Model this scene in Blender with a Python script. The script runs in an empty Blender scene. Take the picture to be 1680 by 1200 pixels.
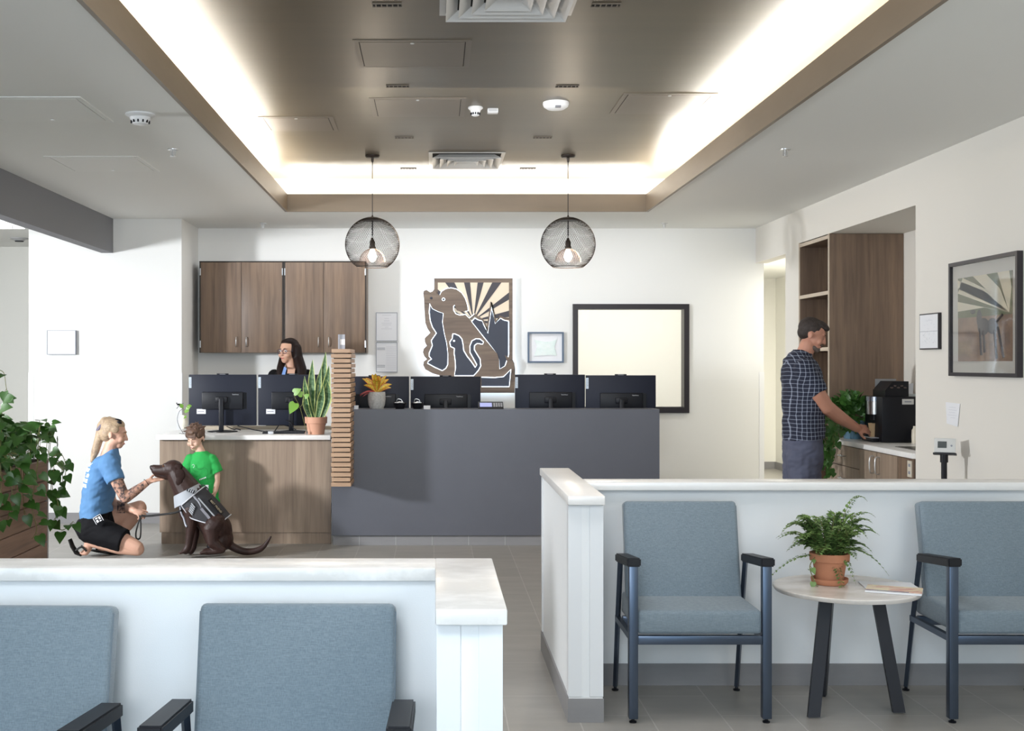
import bpy, bmesh, math, random
from mathutils import Vector, Matrix, Euler, noise
R = math.radians
random.seed(7)
scn = bpy.context.scene
COL = scn.collection

# ------------------------------------------------------------------ camera
cam_d = bpy.data.cameras.new('camera'); cam = bpy.data.objects.new('camera', cam_d); COL.objects.link(cam)
cam.location = (0, 0, 1.5); cam.rotation_euler = (R(90), 0, 0)
cam_d.sensor_width = 36; cam_d.lens = 36 * 2000 / 1680
cam_d.shift_x = 128 / 1680; cam_d.shift_y = -4 / 1680
cam_d.clip_start = .05
scn.camera = cam
# ------------------------------------------------------------------ world, light, exposure
scn.view_settings.view_transform = 'Standard'; scn.view_settings.look = 'None'
scn.view_settings.exposure = 0.40; scn.view_settings.gamma = 1
wd = bpy.data.worlds.new('world'); scn.world = wd; wd.use_nodes = True
wd.node_tree.nodes['Background'].inputs[0].default_value = (.75, .86, 1, 1)
wd.node_tree.nodes['Background'].inputs[1].default_value = .6

def area(name, loc, target, sx, sy, power, color=(1, 1, 1), spread=180):
    l = bpy.data.lights.new(name, 'AREA'); l.shape = 'RECTANGLE'; l.size = sx; l.size_y = sy
    l.energy = power; l.color = color; l.spread = R(spread)
    o = bpy.data.objects.new(name, l); COL.objects.link(o); o.location = loc
    d = Vector(target) - Vector(loc); o.rotation_euler = d.to_track_quat('-Z', 'Y').to_euler()
    return o
DAY = (.55, .80, 1); WARM = (1, .93, .82); LED = (1, .965, .90)
area('rear_window_daylight', (-.5, -2.6, 1.7), (-.1, 10, 1.0), 6.0, 2.2, 78, DAY)
area('left_strobe_light', (-6.1, 6.35, 1.95), (-.5, 9.9, .9), .42, .42, 150, (.93, .96, 1), 120)
area('left_room_light', (-5.2, 9.0, 2.65), (-4.6, 11.0, .6), 1.6, 2.0, 4, (.97, .98, 1))
area('right_room_light', (2.4, 1.0, 2.7), (2.6, 7.2, 1.0), 1.2, 1.2, 28, (1, .95, .88))
area('foreground_fill_light', (-.4, .4, 2.7), (1.2, 5.6, .6), .8, .8, 36, (.85, .93, 1))  # overhead fill for the foreground, added without a fitting
area('desk_fill_light', (.3, 7.4, 3.12), (.3, 11.6, .8), 1.8, 2.4, 28, (.97, .98, 1))  # added fill lifting the desk area; the ceiling has no such fitting
area('back_office_light', (.2, 11.35, 2.8), (.2, 11.6, 0), 4.2, .35, 16, (.95, .97, 1))
area('corridor_light', (4.1, 14.3, 2.65), (4.1, 14.5, 0), 1.0, 3.5, 110, (1, .97, .88))
area('entry_light', (3.9, 11.7, 2.45), (3.9, 11.7, 0), .8, .8, 9, (1, .96, .86))
area('exam_room_light', (2.0, 12.75, 2.7), (2.0, 14.6, 1.1), 2.0, .5, 34, (1, .98, .93))
area('bounce_flash', (-.5, -.6, 1.7), (-.7, 2.6, 2.85), 1.0, 1.0, 26, (.95, .97, 1), 110)
area('tray_fill_light', (.2, 4.3, 3.12), (.2, 4.3, 0), 1.4, 1.8, 34, (.98, .98, 1))  # added fill for the mid floor and cap tops, not a real downlight
# cove strips (lie in the trough behind the lip)
for nm, x0, x1, y0, y1 in (('cove_light_left', -1.56, -1.38, 2.0, 10.9), ('cove_light_right', 1.96, 2.14, 2.0, 10.9)):
    area(nm, ((x0 + x1) / 2, (y0 + y1) / 2, 2.93), ((x0 + x1) / 2 + (.16 if x0 < 0 else -.16), (y0 + y1) / 2, 3.18), y1 - y0, .08, 120, LED)
o = area('cove_light_back', (.29, 10.98, 2.93), (.29, 10.82, 3.18), 3.2, .08, 42, LED)

# ------------------------------------------------------------------ materials
MATS = {}
def mat(name, col=(.5, .5, .5), rough=.6, metal=0, emit=None, es=0, trans=0, spec=.5, bump=None, noise_c=None, coat=0):
    """bump=(scale,strength); noise_c=(scale xyz, second colour, factor)"""
    if name in MATS: return MATS[name]
    m = bpy.data.materials.new(name); m.use_nodes = True; nt = m.node_tree; b = nt.nodes['Principled BSDF']
    b.inputs['Base Color'].default_value = (*col, 1); b.inputs['Roughness'].default_value = rough
    b.inputs['Metallic'].default_value = metal; b.inputs['Specular IOR Level'].default_value = spec
    b.inputs['Coat Weight'].default_value = coat
    if trans: b.inputs['Transmission Weight'].default_value = trans
    if emit: b.inputs['Emission Color'].default_value = (*emit, 1); b.inputs['Emission Strength'].default_value = es
    if bump or noise_c:
        tc = nt.nodes.new('ShaderNodeTexCoord')
    if noise_c:
        mp = nt.nodes.new('ShaderNodeMapping'); mp.inputs['Scale'].default_value = noise_c[0]
        n = nt.nodes.new('ShaderNodeTexNoise'); n.inputs['Scale'].default_value = 1; n.inputs['Detail'].default_value = 6
        n.inputs['Roughness'].default_value = .65
        nt.links.new(tc.outputs['Object'], mp.inputs[0]); nt.links.new(mp.outputs[0], n.inputs['Vector'])
        cr = nt.nodes.new('ShaderNodeValToRGB'); cr.color_ramp.elements[0].position = .5 - noise_c[2] / 2
        cr.color_ramp.elements[1].position = .5 + noise_c[2] / 2
        cr.color_ramp.elements[0].color = (*noise_c[1], 1); cr.color_ramp.elements[1].color = (*col, 1)
        nt.links.new(n.outputs['Fac'], cr.inputs[0]); nt.links.new(cr.outputs[0], b.inputs['Base Color'])
    if bump:
        n2 = nt.nodes.new('ShaderNodeTexNoise'); n2.inputs['Scale'].default_value = bump[0]; n2.inputs['Detail'].default_value = 3
        bp = nt.nodes.new('ShaderNodeBump'); bp.inputs['Strength'].default_value = bump[1]; bp.inputs['Distance'].default_value = .003
        nt.links.new(tc.outputs['Object'], n2.inputs['Vector']); nt.links.new(n2.outputs['Fac'], bp.inputs['Height'])
        nt.links.new(bp.outputs[0], b.inputs['Normal'])
    MATS[name] = m; return m

def mth(nt, op, a, b=None, c=None):
    n = nt.nodes.new('ShaderNodeMath'); n.operation = op
    for i, v in enumerate((a, b, c)):
        if v is None: continue
        if isinstance(v, (int, float)): n.inputs[i].default_value = v
        else: nt.links.new(v, n.inputs[i])
    return n.outputs[0]
def mixc(nt, f, c1, c2):
    n = nt.nodes.new('ShaderNodeMix'); n.data_type = 'RGBA'
    nt.links.new(f, n.inputs[0])
    for i, c in ((6, c1), (7, c2)):
        if isinstance(c, tuple): n.inputs[i].default_value = (*c, 1)
        else: nt.links.new(c, n.inputs[i])
    return n.outputs[2]

def m_wood(name, c1, c2, c3, grain=(26, 26, 1.3), rough=.45, streak=(5, 5, .25)):
    m = mat(name, c1, rough); nt = m.node_tree; b = nt.nodes['Principled BSDF']
    tc = nt.nodes.new('ShaderNodeTexCoord')
    def nz(sc, det, dist=0):
        mp = nt.nodes.new('ShaderNodeMapping'); mp.inputs['Scale'].default_value = sc
        n = nt.nodes.new('ShaderNodeTexNoise'); n.inputs['Scale'].default_value = 1; n.inputs['Detail'].default_value = det
        n.inputs['Distortion'].default_value = dist
        nt.links.new(tc.outputs['Object'], mp.inputs[0]); nt.links.new(mp.outputs[0], n.inputs['Vector']); return n.outputs['Fac']
    f1 = nz(streak, 3, 1.5); f2 = nz(grain, 8, .6); f3 = nz(tuple(g * 3.2 for g in grain), 4)
    def rmp(f, lo, hi):
        n = nt.nodes.new('ShaderNodeMapRange'); n.inputs[1].default_value = lo; n.inputs[2].default_value = hi
        nt.links.new(f, n.inputs[0]); return n.outputs[0]
    a = mixc(nt, rmp(f1, .35, .65), c1, c2)
    a = mixc(nt, mth(nt, 'MULTIPLY', rmp(f2, .45, .7), .55), a, c3)
    a = mixc(nt, mth(nt, 'MULTIPLY', rmp(f3, .5, .75), .35), a, c3)
    nt.links.new(a, b.inputs['Base Color'])
    bp = nt.nodes.new('ShaderNodeBump'); bp.inputs['Strength'].default_value = .15; bp.inputs['Distance'].default_value = .001
    nt.links.new(f2, bp.inputs['Height']); nt.links.new(bp.outputs[0], b.inputs['Normal'])
    return m

WALL = mat('white_wall_paint', (.80, .80, .78), .75, bump=(350, .12))
CREAM = mat('cream_wall_paint', (.84, .83, .78), .8, bump=(350, .1))
RWALL = mat('warm_white_wall_paint', (.78, .75, .69), .75, bump=(350, .12))
CEIL = mat('ceiling_paint', (.84, .84, .81), .8, bump=(260, .1))
TRAY = mat('taupe_satin_ceiling', (.115, .086, .046), .38, noise_c=((.35, 5, 1), (.09, .067, .036), .5))
FASC = mat('taupe_fascia', (.25, .20, .148), .45, noise_c=((1, 1, 6), (.215, .17, .125), .4))
BEAM = mat('grey_beam_paint', (.20, .20, .215), .7, bump=(300, .1))
WOOD = m_wood('grey_oak_laminate', (.225, .150, .100), (.150, .100, .069), (.075, .050, .036))
WOODD = m_wood('light_oak_laminate', (.37, .28, .205), (.28, .205, .15), (.18, .13, .095))
WOODE = mat('pale_edge_banding', (.55, .46, .36), .5)
PLANK = m_wood('dark_plank_wood', (.27, .165, .115), (.19, .115, .08), (.09, .055, .04), grain=(26, 1.5, 26), streak=(4, .3, 4))
SLATW = m_wood('slat_pine', (.50, .33, .21), (.42, .27, .17), (.33, .2, .12), grain=(3, 3, 60), streak=(2, 2, 40))
GREY = mat('charcoal_laminate', (.108, .112, .134), .38, bump=(500, .06), noise_c=((2, 2, 2), (.096, .100, .120), .5))
STONE = mat('white_quartz', (.88, .87, .85), .28, noise_c=((2.2, 5, 5), (.80, .785, .765), .35))
WHITE = mat('white_plastic', (.8, .8, .8), .45)
TRIM = mat('white_guard_plastic', (.82, .83, .84), .4)
BLACK = mat('black_plastic', (.006, .0065, .010), .42, spec=.3)
DKFRAME = mat('dark_bronze_metal', (.020, .016, .020), .35)
CHROME = mat('brushed_steel', (.62, .62, .62), .28, 1)
PAPER = mat('white_paper', (.82, .83, .86), .7)
INK = mat('grey_ink', (.28, .29, .33), .8)
PALEINK = mat('pale_grey_ink', (.62, .63, .68), .8)
TERRA = mat('terracotta', (.52, .22, .12), .8, bump=(60, .3), noise_c=((9, 9, 9), (.46, .19, .10), .5))
SOIL = mat('potting_soil', (.03, .02, .015), .95, bump=(90, 1))
LEAF = mat('pothos_green', (.045, .13, .018), .38, noise_c=((14, 14, 14), (.022, .075, .010), .4))
LEAF2 = mat('fern_green', (.22, .34, .10), .55, noise_c=((16, 16, 16), (.10, .18, .05), .4))
STEM = mat('green_stem', (.16, .16, .05), .6)
METAL = mat('graphite_painted_metal', (.085, .11, .155), .3, .75)
PADM = mat('black_arm_polyurethane', (.010, .010, .013), .45, spec=.35)
SLATE = mat('slate_blue_panel', (.035, .042, .065), .5)

# floor tiles
def m_floor():
    m = mat('porcelain_floor_tile', (.3, .28, .25), .38); nt = m.node_tree; b = nt.nodes['Principled BSDF']
    tc = nt.nodes.new('ShaderNodeTexCoord'); mp = nt.nodes.new('ShaderNodeMapping')
    mp.inputs['Rotation'].default_value = (0, 0, R(90)); nt.links.new(tc.outputs['Object'], mp.inputs[0])
    br = nt.nodes.new('ShaderNodeTexBrick'); nt.links.new(mp.outputs[0], br.inputs['Vector'])
    br.inputs['Scale'].default_value = 1; br.inputs['Brick Width'].default_value = .61; br.inputs['Row Height'].default_value = .305
    br.inputs['Mortar Size'].default_value = .0035; br.inputs['Mortar Smooth'].default_value = .3
    br.inputs['Color1'].default_value = (.36, .345, .315, 1); br.inputs['Color2'].default_value = (.395, .375, .345, 1)
    br.inputs['Mortar'].default_value = (.50, .48, .45, 1)
    n = nt.nodes.new('ShaderNodeTexNoise'); n.inputs['Scale'].default_value = 3; n.inputs['Detail'].default_value = 8
    mp2 = nt.nodes.new('ShaderNodeMapping'); mp2.inputs['Scale'].default_value = (1, 3, 1)
    nt.links.new(tc.outputs['Object'], mp2.inputs[0]); nt.links.new(mp2.outputs[0], n.inputs['Vector'])
    mx = nt.nodes.new('ShaderNodeMix'); mx.data_type = 'RGBA'; mx.blend_type = 'MULTIPLY'; mx.inputs[0].default_value = .35
    nt.links.new(br.outputs['Color'], mx.inputs[6]); nt.links.new(n.outputs['Fac'], mx.inputs[7])
    nt.links.new(mx.outputs[2], b.inputs['Base Color'])
    bp = nt.nodes.new('ShaderNodeBump'); bp.inputs['Strength'].default_value = .3; bp.inputs['Distance'].default_value = .002; bp.invert = True
    nt.links.new(br.outputs['Fac'], bp.inputs['Height']); nt.links.new(bp.outputs[0], b.inputs['Normal'])
    return m
FLOOR = m_floor()
BASE = mat('grey_base_tile', (.27, .265, .27), .45, noise_c=((3, 3, 20), (.24, .235, .24), .5))
def m_fabric(name, c, c2):
    m = mat(name, c, .85); nt = m.node_tree; b = nt.nodes['Principled BSDF']
    b.inputs['Sheen Weight'].default_value = .25
    tc = nt.nodes.new('ShaderNodeTexCoord')
    def nz(sc):
        mp = nt.nodes.new('ShaderNodeMapping'); mp.inputs['Scale'].default_value = sc
        n = nt.nodes.new('ShaderNodeTexNoise'); n.inputs['Scale'].default_value = 1; n.inputs['Detail'].default_value = 2
        nt.links.new(tc.outputs['Object'], mp.inputs[0]); nt.links.new(mp.outputs[0], n.inputs['Vector']); return n.outputs['Fac']
    a = mth(nt, 'ADD', nz((500, 500, 40)), nz((60, 60, 500)))
    f = mth(nt, 'MULTIPLY_ADD', a, 1.6, -1.1)
    nt.links.new(mixc(nt, f, c2, c), b.inputs['Base Color'])
    bp = nt.nodes.new('ShaderNodeBump'); bp.inputs['Strength'].default_value = .35; bp.inputs['Distance'].default_value = .001
    nt.links.new(a, bp.inputs['Height']); nt.links.new(bp.outputs[0], b.inputs['Normal'])
    return m
FABRIC = m_fabric('blue_grey_upholstery', (.225, .280, .320), (.145, .190, .225))

# ------------------------------------------------------------------ object helpers
F = 2000.0
def W(px, py, Y):
    s = F / Y; return Vector(((px - 712) / s, Y, 1.5 - (py - 596) / s))
def wx(px, Y): return (px - 712) * Y / F
def wz(py, Y): return 1.5 - (py - 596) * Y / F
ROOT = {}
def thing(name, label, cat, loc=(0, 0, 0), group=None):
    o = bpy.data.objects.new(name, None); o.empty_display_size = .1; COL.objects.link(o); o.location = loc
    o['label'] = label; o['category'] = cat
    if group: o['group'] = group
    ROOT[o.name] = Vector(loc); return o
def tag(o, label, cat, group=None):
    o['label'] = label; o['category'] = cat
    if group: o['group'] = group
    return o
def link_mesh(name, me, m, parent=None, structure=False, smooth=True):
    for x in (m if isinstance(m, (list, tuple)) else [m]): me.materials.append(x)
    if smooth:
        me.polygons.foreach_set('use_smooth', [True] * len(me.polygons))
        try: me.set_sharp_from_angle(angle=R(38))
        except Exception: pass
    o = bpy.data.objects.new(name, me); COL.objects.link(o)
    if parent is not None:
        o.parent = parent
        if parent.name in ROOT: o.matrix_parent_inverse = Matrix.Translation(-ROOT[parent.name])
    if structure: o['kind'] = 'structure'
    return o
def dup(root, loc, label, rz=0, group=None):
    base = ROOT[root.name]
    r = root.copy(); COL.objects.link(r); r.location = loc; r.rotation_euler = (0, 0, rz); r['label'] = label; ROOT[r.name] = base.copy()
    if group: r['group'] = group
    for c in list(root.children):
        k = c.copy(); COL.objects.link(k); k.parent = r
        for g in list(c.children):
            h = g.copy(); COL.objects.link(h); h.parent = k
    return r

class MB:
    def __init__(s): s.b = bmesh.new(); s.uv = None
    def box(s, x0, x1, y0, y1, z0, z1, bev=0, seg=2, M=None):
        g = bmesh.ops.create_cube(s.b, size=1)
        vs = g['verts']
        bmesh.ops.scale(s.b, vec=(abs(x1 - x0), abs(y1 - y0), abs(z1 - z0)), verts=vs)
        bmesh.ops.translate(s.b, vec=((x0 + x1) / 2, (y0 + y1) / 2, (z0 + z1) / 2), verts=vs)
        if bev:
            es = list({e for v in vs for e in v.link_edges})
            r = bmesh.ops.bevel(s.b, geom=es, offset=bev, segments=seg, profile=.5, affect='EDGES')
            vs = list({v for v in r['verts']} | {v for v in vs if v.is_valid})
        if M is not None: bmesh.ops.transform(s.b, matrix=M, verts=vs)
        return s
    def ring(s, c, u, v, n):
        return [s.b.verts.new(c + u * math.cos(2 * math.pi * i / n) + v * math.sin(2 * math.pi * i / n)) for i in range(n)]
    def skin(s, rings, cap=True):
        n = len(rings[0])
        for a, b in zip(rings, rings[1:]):
            for i in range(n):
                try: s.b.faces.new((a[i], a[(i + 1) % n], b[(i + 1) % n], b[i]))
                except ValueError: pass
        if cap:
            s.b.faces.new(list(reversed(rings[0]))); s.b.faces.new(rings[-1])
    def tube(s, pts, r, n=8, cap=True):
        pts = [Vector(p) for p in pts]; rs = r if isinstance(r, (list, tuple)) else [r] * len(pts)
        up = None; rings = []
        for i, p in enumerate(pts):
            d = (pts[min(i + 1, len(pts) - 1)] - pts[max(i - 1, 0)]).normalized()
            if up is None: up = d.orthogonal().normalized()
            u = (up - d * up.dot(d))
            if u.length < 1e-4: u = d.orthogonal()
            u.normalize(); up = u; v = d.cross(u)
            rings.append(s.ring(p, u * rs[i], v * rs[i], n))
        s.skin(rings, cap); return s
    def cyl(s, p0, p1, r0, r1=None, n=24): return s.tube([p0, p1], [r0, r0 if r1 is None else r1], n)
    def lathe(s, c, prof, n=32, cap=True):
        c = Vector(c); X = Vector((1, 0, 0)); Y = Vector((0, 1, 0))
        s.skin([s.ring(c + Vector((0, 0, z)), X * max(r, 1e-4), Y * max(r, 1e-4), n) for r, z in prof], cap); return s
    def ell(s, c, r, M=None, n=16):
        g = bmesh.ops.create_uvsphere(s.b, u_segments=n, v_segments=max(8, n * 2 // 3), radius=1)
        T = Matrix.Translation(Vector(c)) @ (M.to_4x4() if M is not None else Matrix()) @ Matrix.Diagonal((*r, 1))
        bmesh.ops.transform(s.b, matrix=T, verts=g['verts']); return s
    def cap(s, p0, p1, r0, r1, n=14, f0=False, f1=False):
        """tapered capsule; f0/f1: flat end"""
        p0 = Vector(p0); p1 = Vector(p1); d = (p1 - p0); L = d.length; d.normalize(); u = d.orthogonal().normalized(); v = d.cross(u)
        st = []
        if f0: st.append((0, r0))
        else: st += [(-r0 * math.cos(a), r0 * math.sin(a)) for a in (R(8), R(30), R(60))] + [(0, r0)]
        if f1: st.append((L, r1))
        else: st += [(L, r1)] + [(L + r1 * math.cos(a), r1 * math.sin(a)) for a in (R(60), R(30), R(8))]
        s.skin([s.ring(p0 + d * t, u * r, v * r, n) for t, r in st]); return s
    def loft(s, secs, n=20):
        """secs: (centre, uvec, vvec)"""
        s.skin([s.ring(Vector(c), Vector(u), Vector(v), n) for c, u, v in secs]); return s
    def prism(s, pts, d):
        """pts: 3d polygon, d: extrusion vector"""
        d = Vector(d); a = [s.b.verts.new(Vector(p)) for p in pts]; b = [s.b.verts.new(Vector(p) + d) for p in pts]
        n = len(a); s.b.faces.new(a); s.b.faces.new(list(reversed(b)))
        for i in range(n): s.b.faces.new((a[(i + 1) % n], a[i], b[i], b[(i + 1) % n]))
        return s
    def quad(s, a, b, c, d, uvs=None):
        vs = [s.b.verts.new(Vector(p)) for p in (a, b, c, d)]; f = s.b.faces.new(vs)
        if uvs:
            if s.uv is None: s.uv = s.b.loops.layers.uv.new('UVMap')
            for l, t in zip(f.loops, uvs): l[s.uv].uv = t
        return s
    def done(s, name, m, parent=None, structure=False, smooth=True, fixn=True):
        if fixn: bmesh.ops.recalc_face_normals(s.b, faces=s.b.faces)
        me = bpy.data.meshes.new(name); s.b.to_mesh(me); s.b.free()
        return link_mesh(name, me, m, parent, structure, smooth)
    def blob(s, name, m, parent=None, voxel=.006, it=4, fac=.5, paint=None, wrinkle=0, wsc=(9, 9, 16)):
        """union of everything in one continuous skin"""
        bmesh.ops.recalc_face_normals(s.b, faces=s.b.faces)
        me = bpy.data.meshes.new('tmp'); s.b.to_mesh(me); s.b.free()
        t = bpy.data.objects.new('tmp', me); COL.objects.link(t)
        r = t.modifiers.new('r', 'REMESH'); r.mode = 'VOXEL'; r.voxel_size = voxel
        q = t.modifiers.new('s', 'SMOOTH'); q.factor = fac; q.iterations = it
        bpy.context.view_layer.update(); dg = bpy.context.evaluated_depsgraph_get()
        nm = bpy.data.meshes.new_from_object(t.evaluated_get(dg)); nm.name = name
        bpy.data.objects.remove(t); bpy.data.meshes.remove(me)
        nm.materials.clear(); nm.polygons.foreach_set('use_smooth', [True] * len(nm.polygons))
        ms = m if isinstance(m, (list, tuple)) else [m]
        for x in ms: nm.materials.append(x)
        if wrinkle:
            dv = [v.normal * (wrinkle * noise.noise(Vector((v.co.x * wsc[0] + v.co.z * 6, v.co.y * wsc[1], v.co.z * wsc[2])) + Vector((3, 7, 1))) + wrinkle * .5 * noise.noise(Vector((v.co.x * 24 - v.co.z * 18, v.co.y * 20, v.co.z * 30)))) for v in nm.vertices]
            for v, d_ in zip(nm.vertices, dv): v.co += d_
        if paint:
            for p in nm.polygons: p.material_index = paint(p.center)
        o = bpy.data.objects.new(name, nm); COL.objects.link(o)
        if parent is not None:
            o.parent = parent
            if parent.name in ROOT: o.matrix_parent_inverse = Matrix.Translation(-ROOT[parent.name])
        return o
def bx(name, m, parent, *a, bev=0, structure=False, seg=2): return MB().box(*a, bev=bev, seg=seg).done(name, m, parent, structure)
def text(name, body, size, loc, rot, m, parent, ext=.0008, sx=1, align='CENTER'):
    cu = bpy.data.curves.new('t', 'FONT'); cu.body = body; cu.size = size; cu.extrude = ext; cu.align_x = align; cu.align_y = 'CENTER'
    cu.resolution_u = 2
    t = bpy.data.objects.new('t', cu); COL.objects.link(t); bpy.context.view_layer.update()
    me = bpy.data.meshes.new_from_object(t.evaluated_get(bpy.context.evaluated_depsgraph_get())); bpy.data.objects.remove(t)
    rm = rot.to_4x4() if isinstance(rot, Matrix) else Euler(rot).to_matrix().to_4x4()
    me.transform(Matrix.Translation(Vector(loc)) @ rm @ Matrix.Diagonal((sx, 1, 1, 1)))
    me.materials.clear(); me.name = name
    return link_mesh(name, me, m, parent, smooth=False)
def bez(p, n=10):
    """smooth polyline (Catmull-Rom) through points"""
    p = [Vector(q) for q in p]; out = []
    for i in range(len(p) - 1):
        a = p[max(i - 1, 0)]; b = p[i]; c = p[i + 1]; d = p[min(i + 2, len(p) - 1)]
        for k in range(n):
            t = k / n
            out.append(.5 * ((2 * b) + (c - a) * t + (2 * a - 5 * b + 4 * c - d) * t * t + (3 * b - a - 3 * c + d) * t ** 3))
    return out + [p[-1]]
RX = 3.22      # right wall plane
# ================================================================== STRUCTURE
bx('floor', FLOOR, None, -7.6, 6.0, -3.1, 17.6, -.1, 0, structure=True)
# main soffit ceiling with the tray opening
TX0, TX1, TY0, TY1 = -1.30, 1.88, 1.2, 10.8
m = MB()
m.box(-3.0, TX0 - .3, -3, 12.2, 2.85, 2.90).box(TX1 + .3, RX, -3, 12.2, 2.85, 2.90).box(TX0 - .3, TX1 + .3, TY1 + .3, 12.2, 2.85, 2.90).box(TX0 - .3, TX1 + .3, -3, TY0 - .3, 2.85, 2.90)
g_ = .0225
m.box(TX0 - .3, TX0 - g_, TY0 - .3, TY1 + .3, 2.85, 2.87).box(TX1 + g_, TX1 + .3, TY0 - .3, TY1 + .3, 2.85, 2.87).box(TX0 - g_, TX1 + g_, TY1 + g_, TY1 + .3, 2.85, 2.87).box(TX0 - g_, TX1 + g_, TY0 - .3, TY0 - g_, 2.85, 2.87)
m.done('ceiling', CEIL, None, True)
bx('ceiling', TRAY, None, TX0 - .32, TX1 + .32, TY0 - .32, TY1 + .32, 3.18, 3.24, structure=True)
COVE = mat('white_cove_paint', (.85, .83, .78), .7)
m = MB(); m.box(TX0 - .32, TX0 - .3, TY0 - .32, TY1 + .32, 2.87, 3.18).box(TX1 + .3, TX1 + .32, TY0 - .32, TY1 + .32, 2.87, 3.18).box(TX0 - .3, TX1 + .3, TY1 + .3, TY1 + .32, 2.87, 3.18).box(TX0 - .3, TX1 + .3, TY0 - .32, TY0 - .3, 2.87, 3.18)
m.done('trim_1', COVE, None, True)
m = MB(); e = .022
m.box(TX0 - e, TX0, TY0, TY1 + e, 2.842, 3.0).box(TX1, TX1 + e, TY0, TY1 + e, 2.842, 3.0).box(TX0, TX1, TY1, TY1 + e, 2.842, 3.0).box(TX0, TX1, TY0 - e, TY0, 2.842, 3.0)
m.done('trim_2', FASC, None, True)
# left room beyond the header
bx('ceiling', CEIL, None, -7.6, -3.11, -3, 13.2, 2.75, 2.80, structure=True)
bx('trim_3', BEAM, None, -3.11, -3.0, -3, 11.4, 2.53, 2.86, structure=True)
# walls
m = MB(); m.box(-3.79, -2.36, 11.4, 11.52, 0, 2.9).box(-2.48, -2.36, 11.52, 12.2, 0, 2.9); m.done('wall_left_return', WALL, None, True)
# back wall with the window opening
WX0, WX1, WZ0, WZ1 = wx(944, 12.2), wx(1126, 12.2), wz(673, 12.2), wz(503, 12.2)
m = MB(); m.box(-2.48, WX0, 12.2, 12.32, 0, 2.9).box(WX1, 3.30, 12.2, 12.32, 0, 2.9).box(WX0, WX1, 12.2, 12.32, 0, WZ0).box(WX0, WX1, 12.2, 12.32, WZ1, 2.9)
m.done('wall_back', WALL, None, True)
# right wall: niche Y 8.15-10.73 depth .62, corridor opening 11.17-12.2
NY0, NY1, NZ, ND = 8.15, 10.73, 2.556, .60
m = MB(); m.box(RX, RX + .72, -3, NY0, 0, 2.9).box(RX, RX + .72, NY1, 11.17, 0, 2.9).box(RX, RX + .72, NY0, NY1, NZ, 2.9).box(RX + ND, RX + .72, NY0, NY1, 0, NZ)
m.box(RX, RX + .12, 11.17, 12.2, 2.5, 2.9)
m.done('wall_right', RWALL, None, True)
m = MB(); m.box(3.30, 4.85, 17.3, 17.4, 0, 2.7).box(4.85, 4.95, 11.17, 17.4, 0, 2.7).box(3.2, 3.30, 12.32, 17.4, 0, 2.7).box(RX + .72, 4.95, 11.07, 11.17, 0, 2.7)
m.done('wall_corridor', CREAM, None, True)
bx('ceiling', CEIL, None, RX + .121, 4.95, 11.17, 17.4, 2.7, 2.75, structure=True)
m = MB(); m.box(3.30, 4.85, 17.285, 17.3, 0, .1).box(4.835, 4.85, 11.2, 17.285, 0, .1)
m.done('baseboard_corridor', BASE, None, True)
# room seen through the window
m = MB(); m.box(.9, 3.2, 14.6, 14.7, 0, 2.8).box(.8, .9, 12.32, 14.7, 0, 2.8).box(.8, 3.2, 12.33, 14.7, 2.8, 2.85)
m.done('wall_exam_room', CREAM, None, True)
# far left room, outer walls, rear wall with windows
m = MB(); m.box(-7.6, -3.6, 13.1, 13.2, 0, 2.8).box(-3.79, -3.67, 11.52, 13.1, 0, 2.8); m.done('wall_left_far', CREAM, None, True)
bx('wall_left', WALL, None, -7.7, -7.6, -3.1, 13.2, 0, 2.9, structure=True)
m = MB(); m.box(-7.6, -3.6, -3.1, -3, 0, 2.9).box(2.6, 3.4, -3.1, -3, 0, 2.9).box(-3.6, 2.6, -3.1, -3, 0, .5).box(-3.6, 2.6, -3.1, -3, 2.7, 2.9)
m.done('wall_rear', WALL, None, True)
m = MB()
for x in (-3.6, -1.56, .5, 2.55): m.box(x, x + .05, -3.08, -3.02, .5, 2.7)
m.box(-3.6, 2.6, -3.08, -3.02, .5, .55).box(-3.6, 2.6, -3.08, -3.02, 2.65, 2.7)
m.done('window_2', DKFRAME, None, True)
# baseboards
m = MB(); m.box(-3.8, -2.35, 11.388, 11.4, 0, .1).box(-2.36, -2.348, 11.4, 12.188, 0, .1).box(-2.36, 3.3, 12.188, 12.2, 0, .1); m.done('baseboard_back', BASE, None, True)
m = MB(); m.box(RX - .012, RX, 5.9, NY0, 0, .1).box(RX - .012, RX, -3, 5.55, 0, .1).box(RX - .012, RX, NY1, 11.17, 0, .1); m.done('baseboard_right', BASE, None, True)
# window 1: bronze frame
f = MB(); a0, a1, c0, c1 = wx(940, 12.17), wx(1131, 12.17), wz(678, 12.17), wz(499, 12.17)
t = .052
f.box(a0, a1, 12.17, 12.2, c1 - t, c1).box(a0, a1, 12.17, 12.2, c0, c0 + t).box(a0, a0 + t, 12.17, 12.2, c0 + t, c1 - t).box(a1 - t, a1, 12.17, 12.2, c0 + t, c1 - t)
wf = f.done('window_1', DKFRAME, None, True)
f = MB(); f.box(WX0, WX1, 12.2, 12.32, WZ1 - .03, WZ1).box(WX0, WX1, 12.2, 12.32, WZ0, WZ0 + .03).box(WX0, WX0 + .028, 12.2, 12.32, WZ0 + .03, WZ1 - .03).box(WX1 - .028, WX1, 12.2, 12.32, WZ0 + .03, WZ1 - .03)
f.done('window_jamb', DKFRAME, wf)
GLASS = mat('clear_glass', (1, 1, 1), .02, trans=1); GLASS.node_tree.nodes['Principled BSDF'].inputs['IOR'].default_value = 1.1
bx('pane', GLASS, wf, WX0 + .028, WX1 - .028, 12.255, 12.261, WZ0 + .03, WZ1 - .03)
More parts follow.
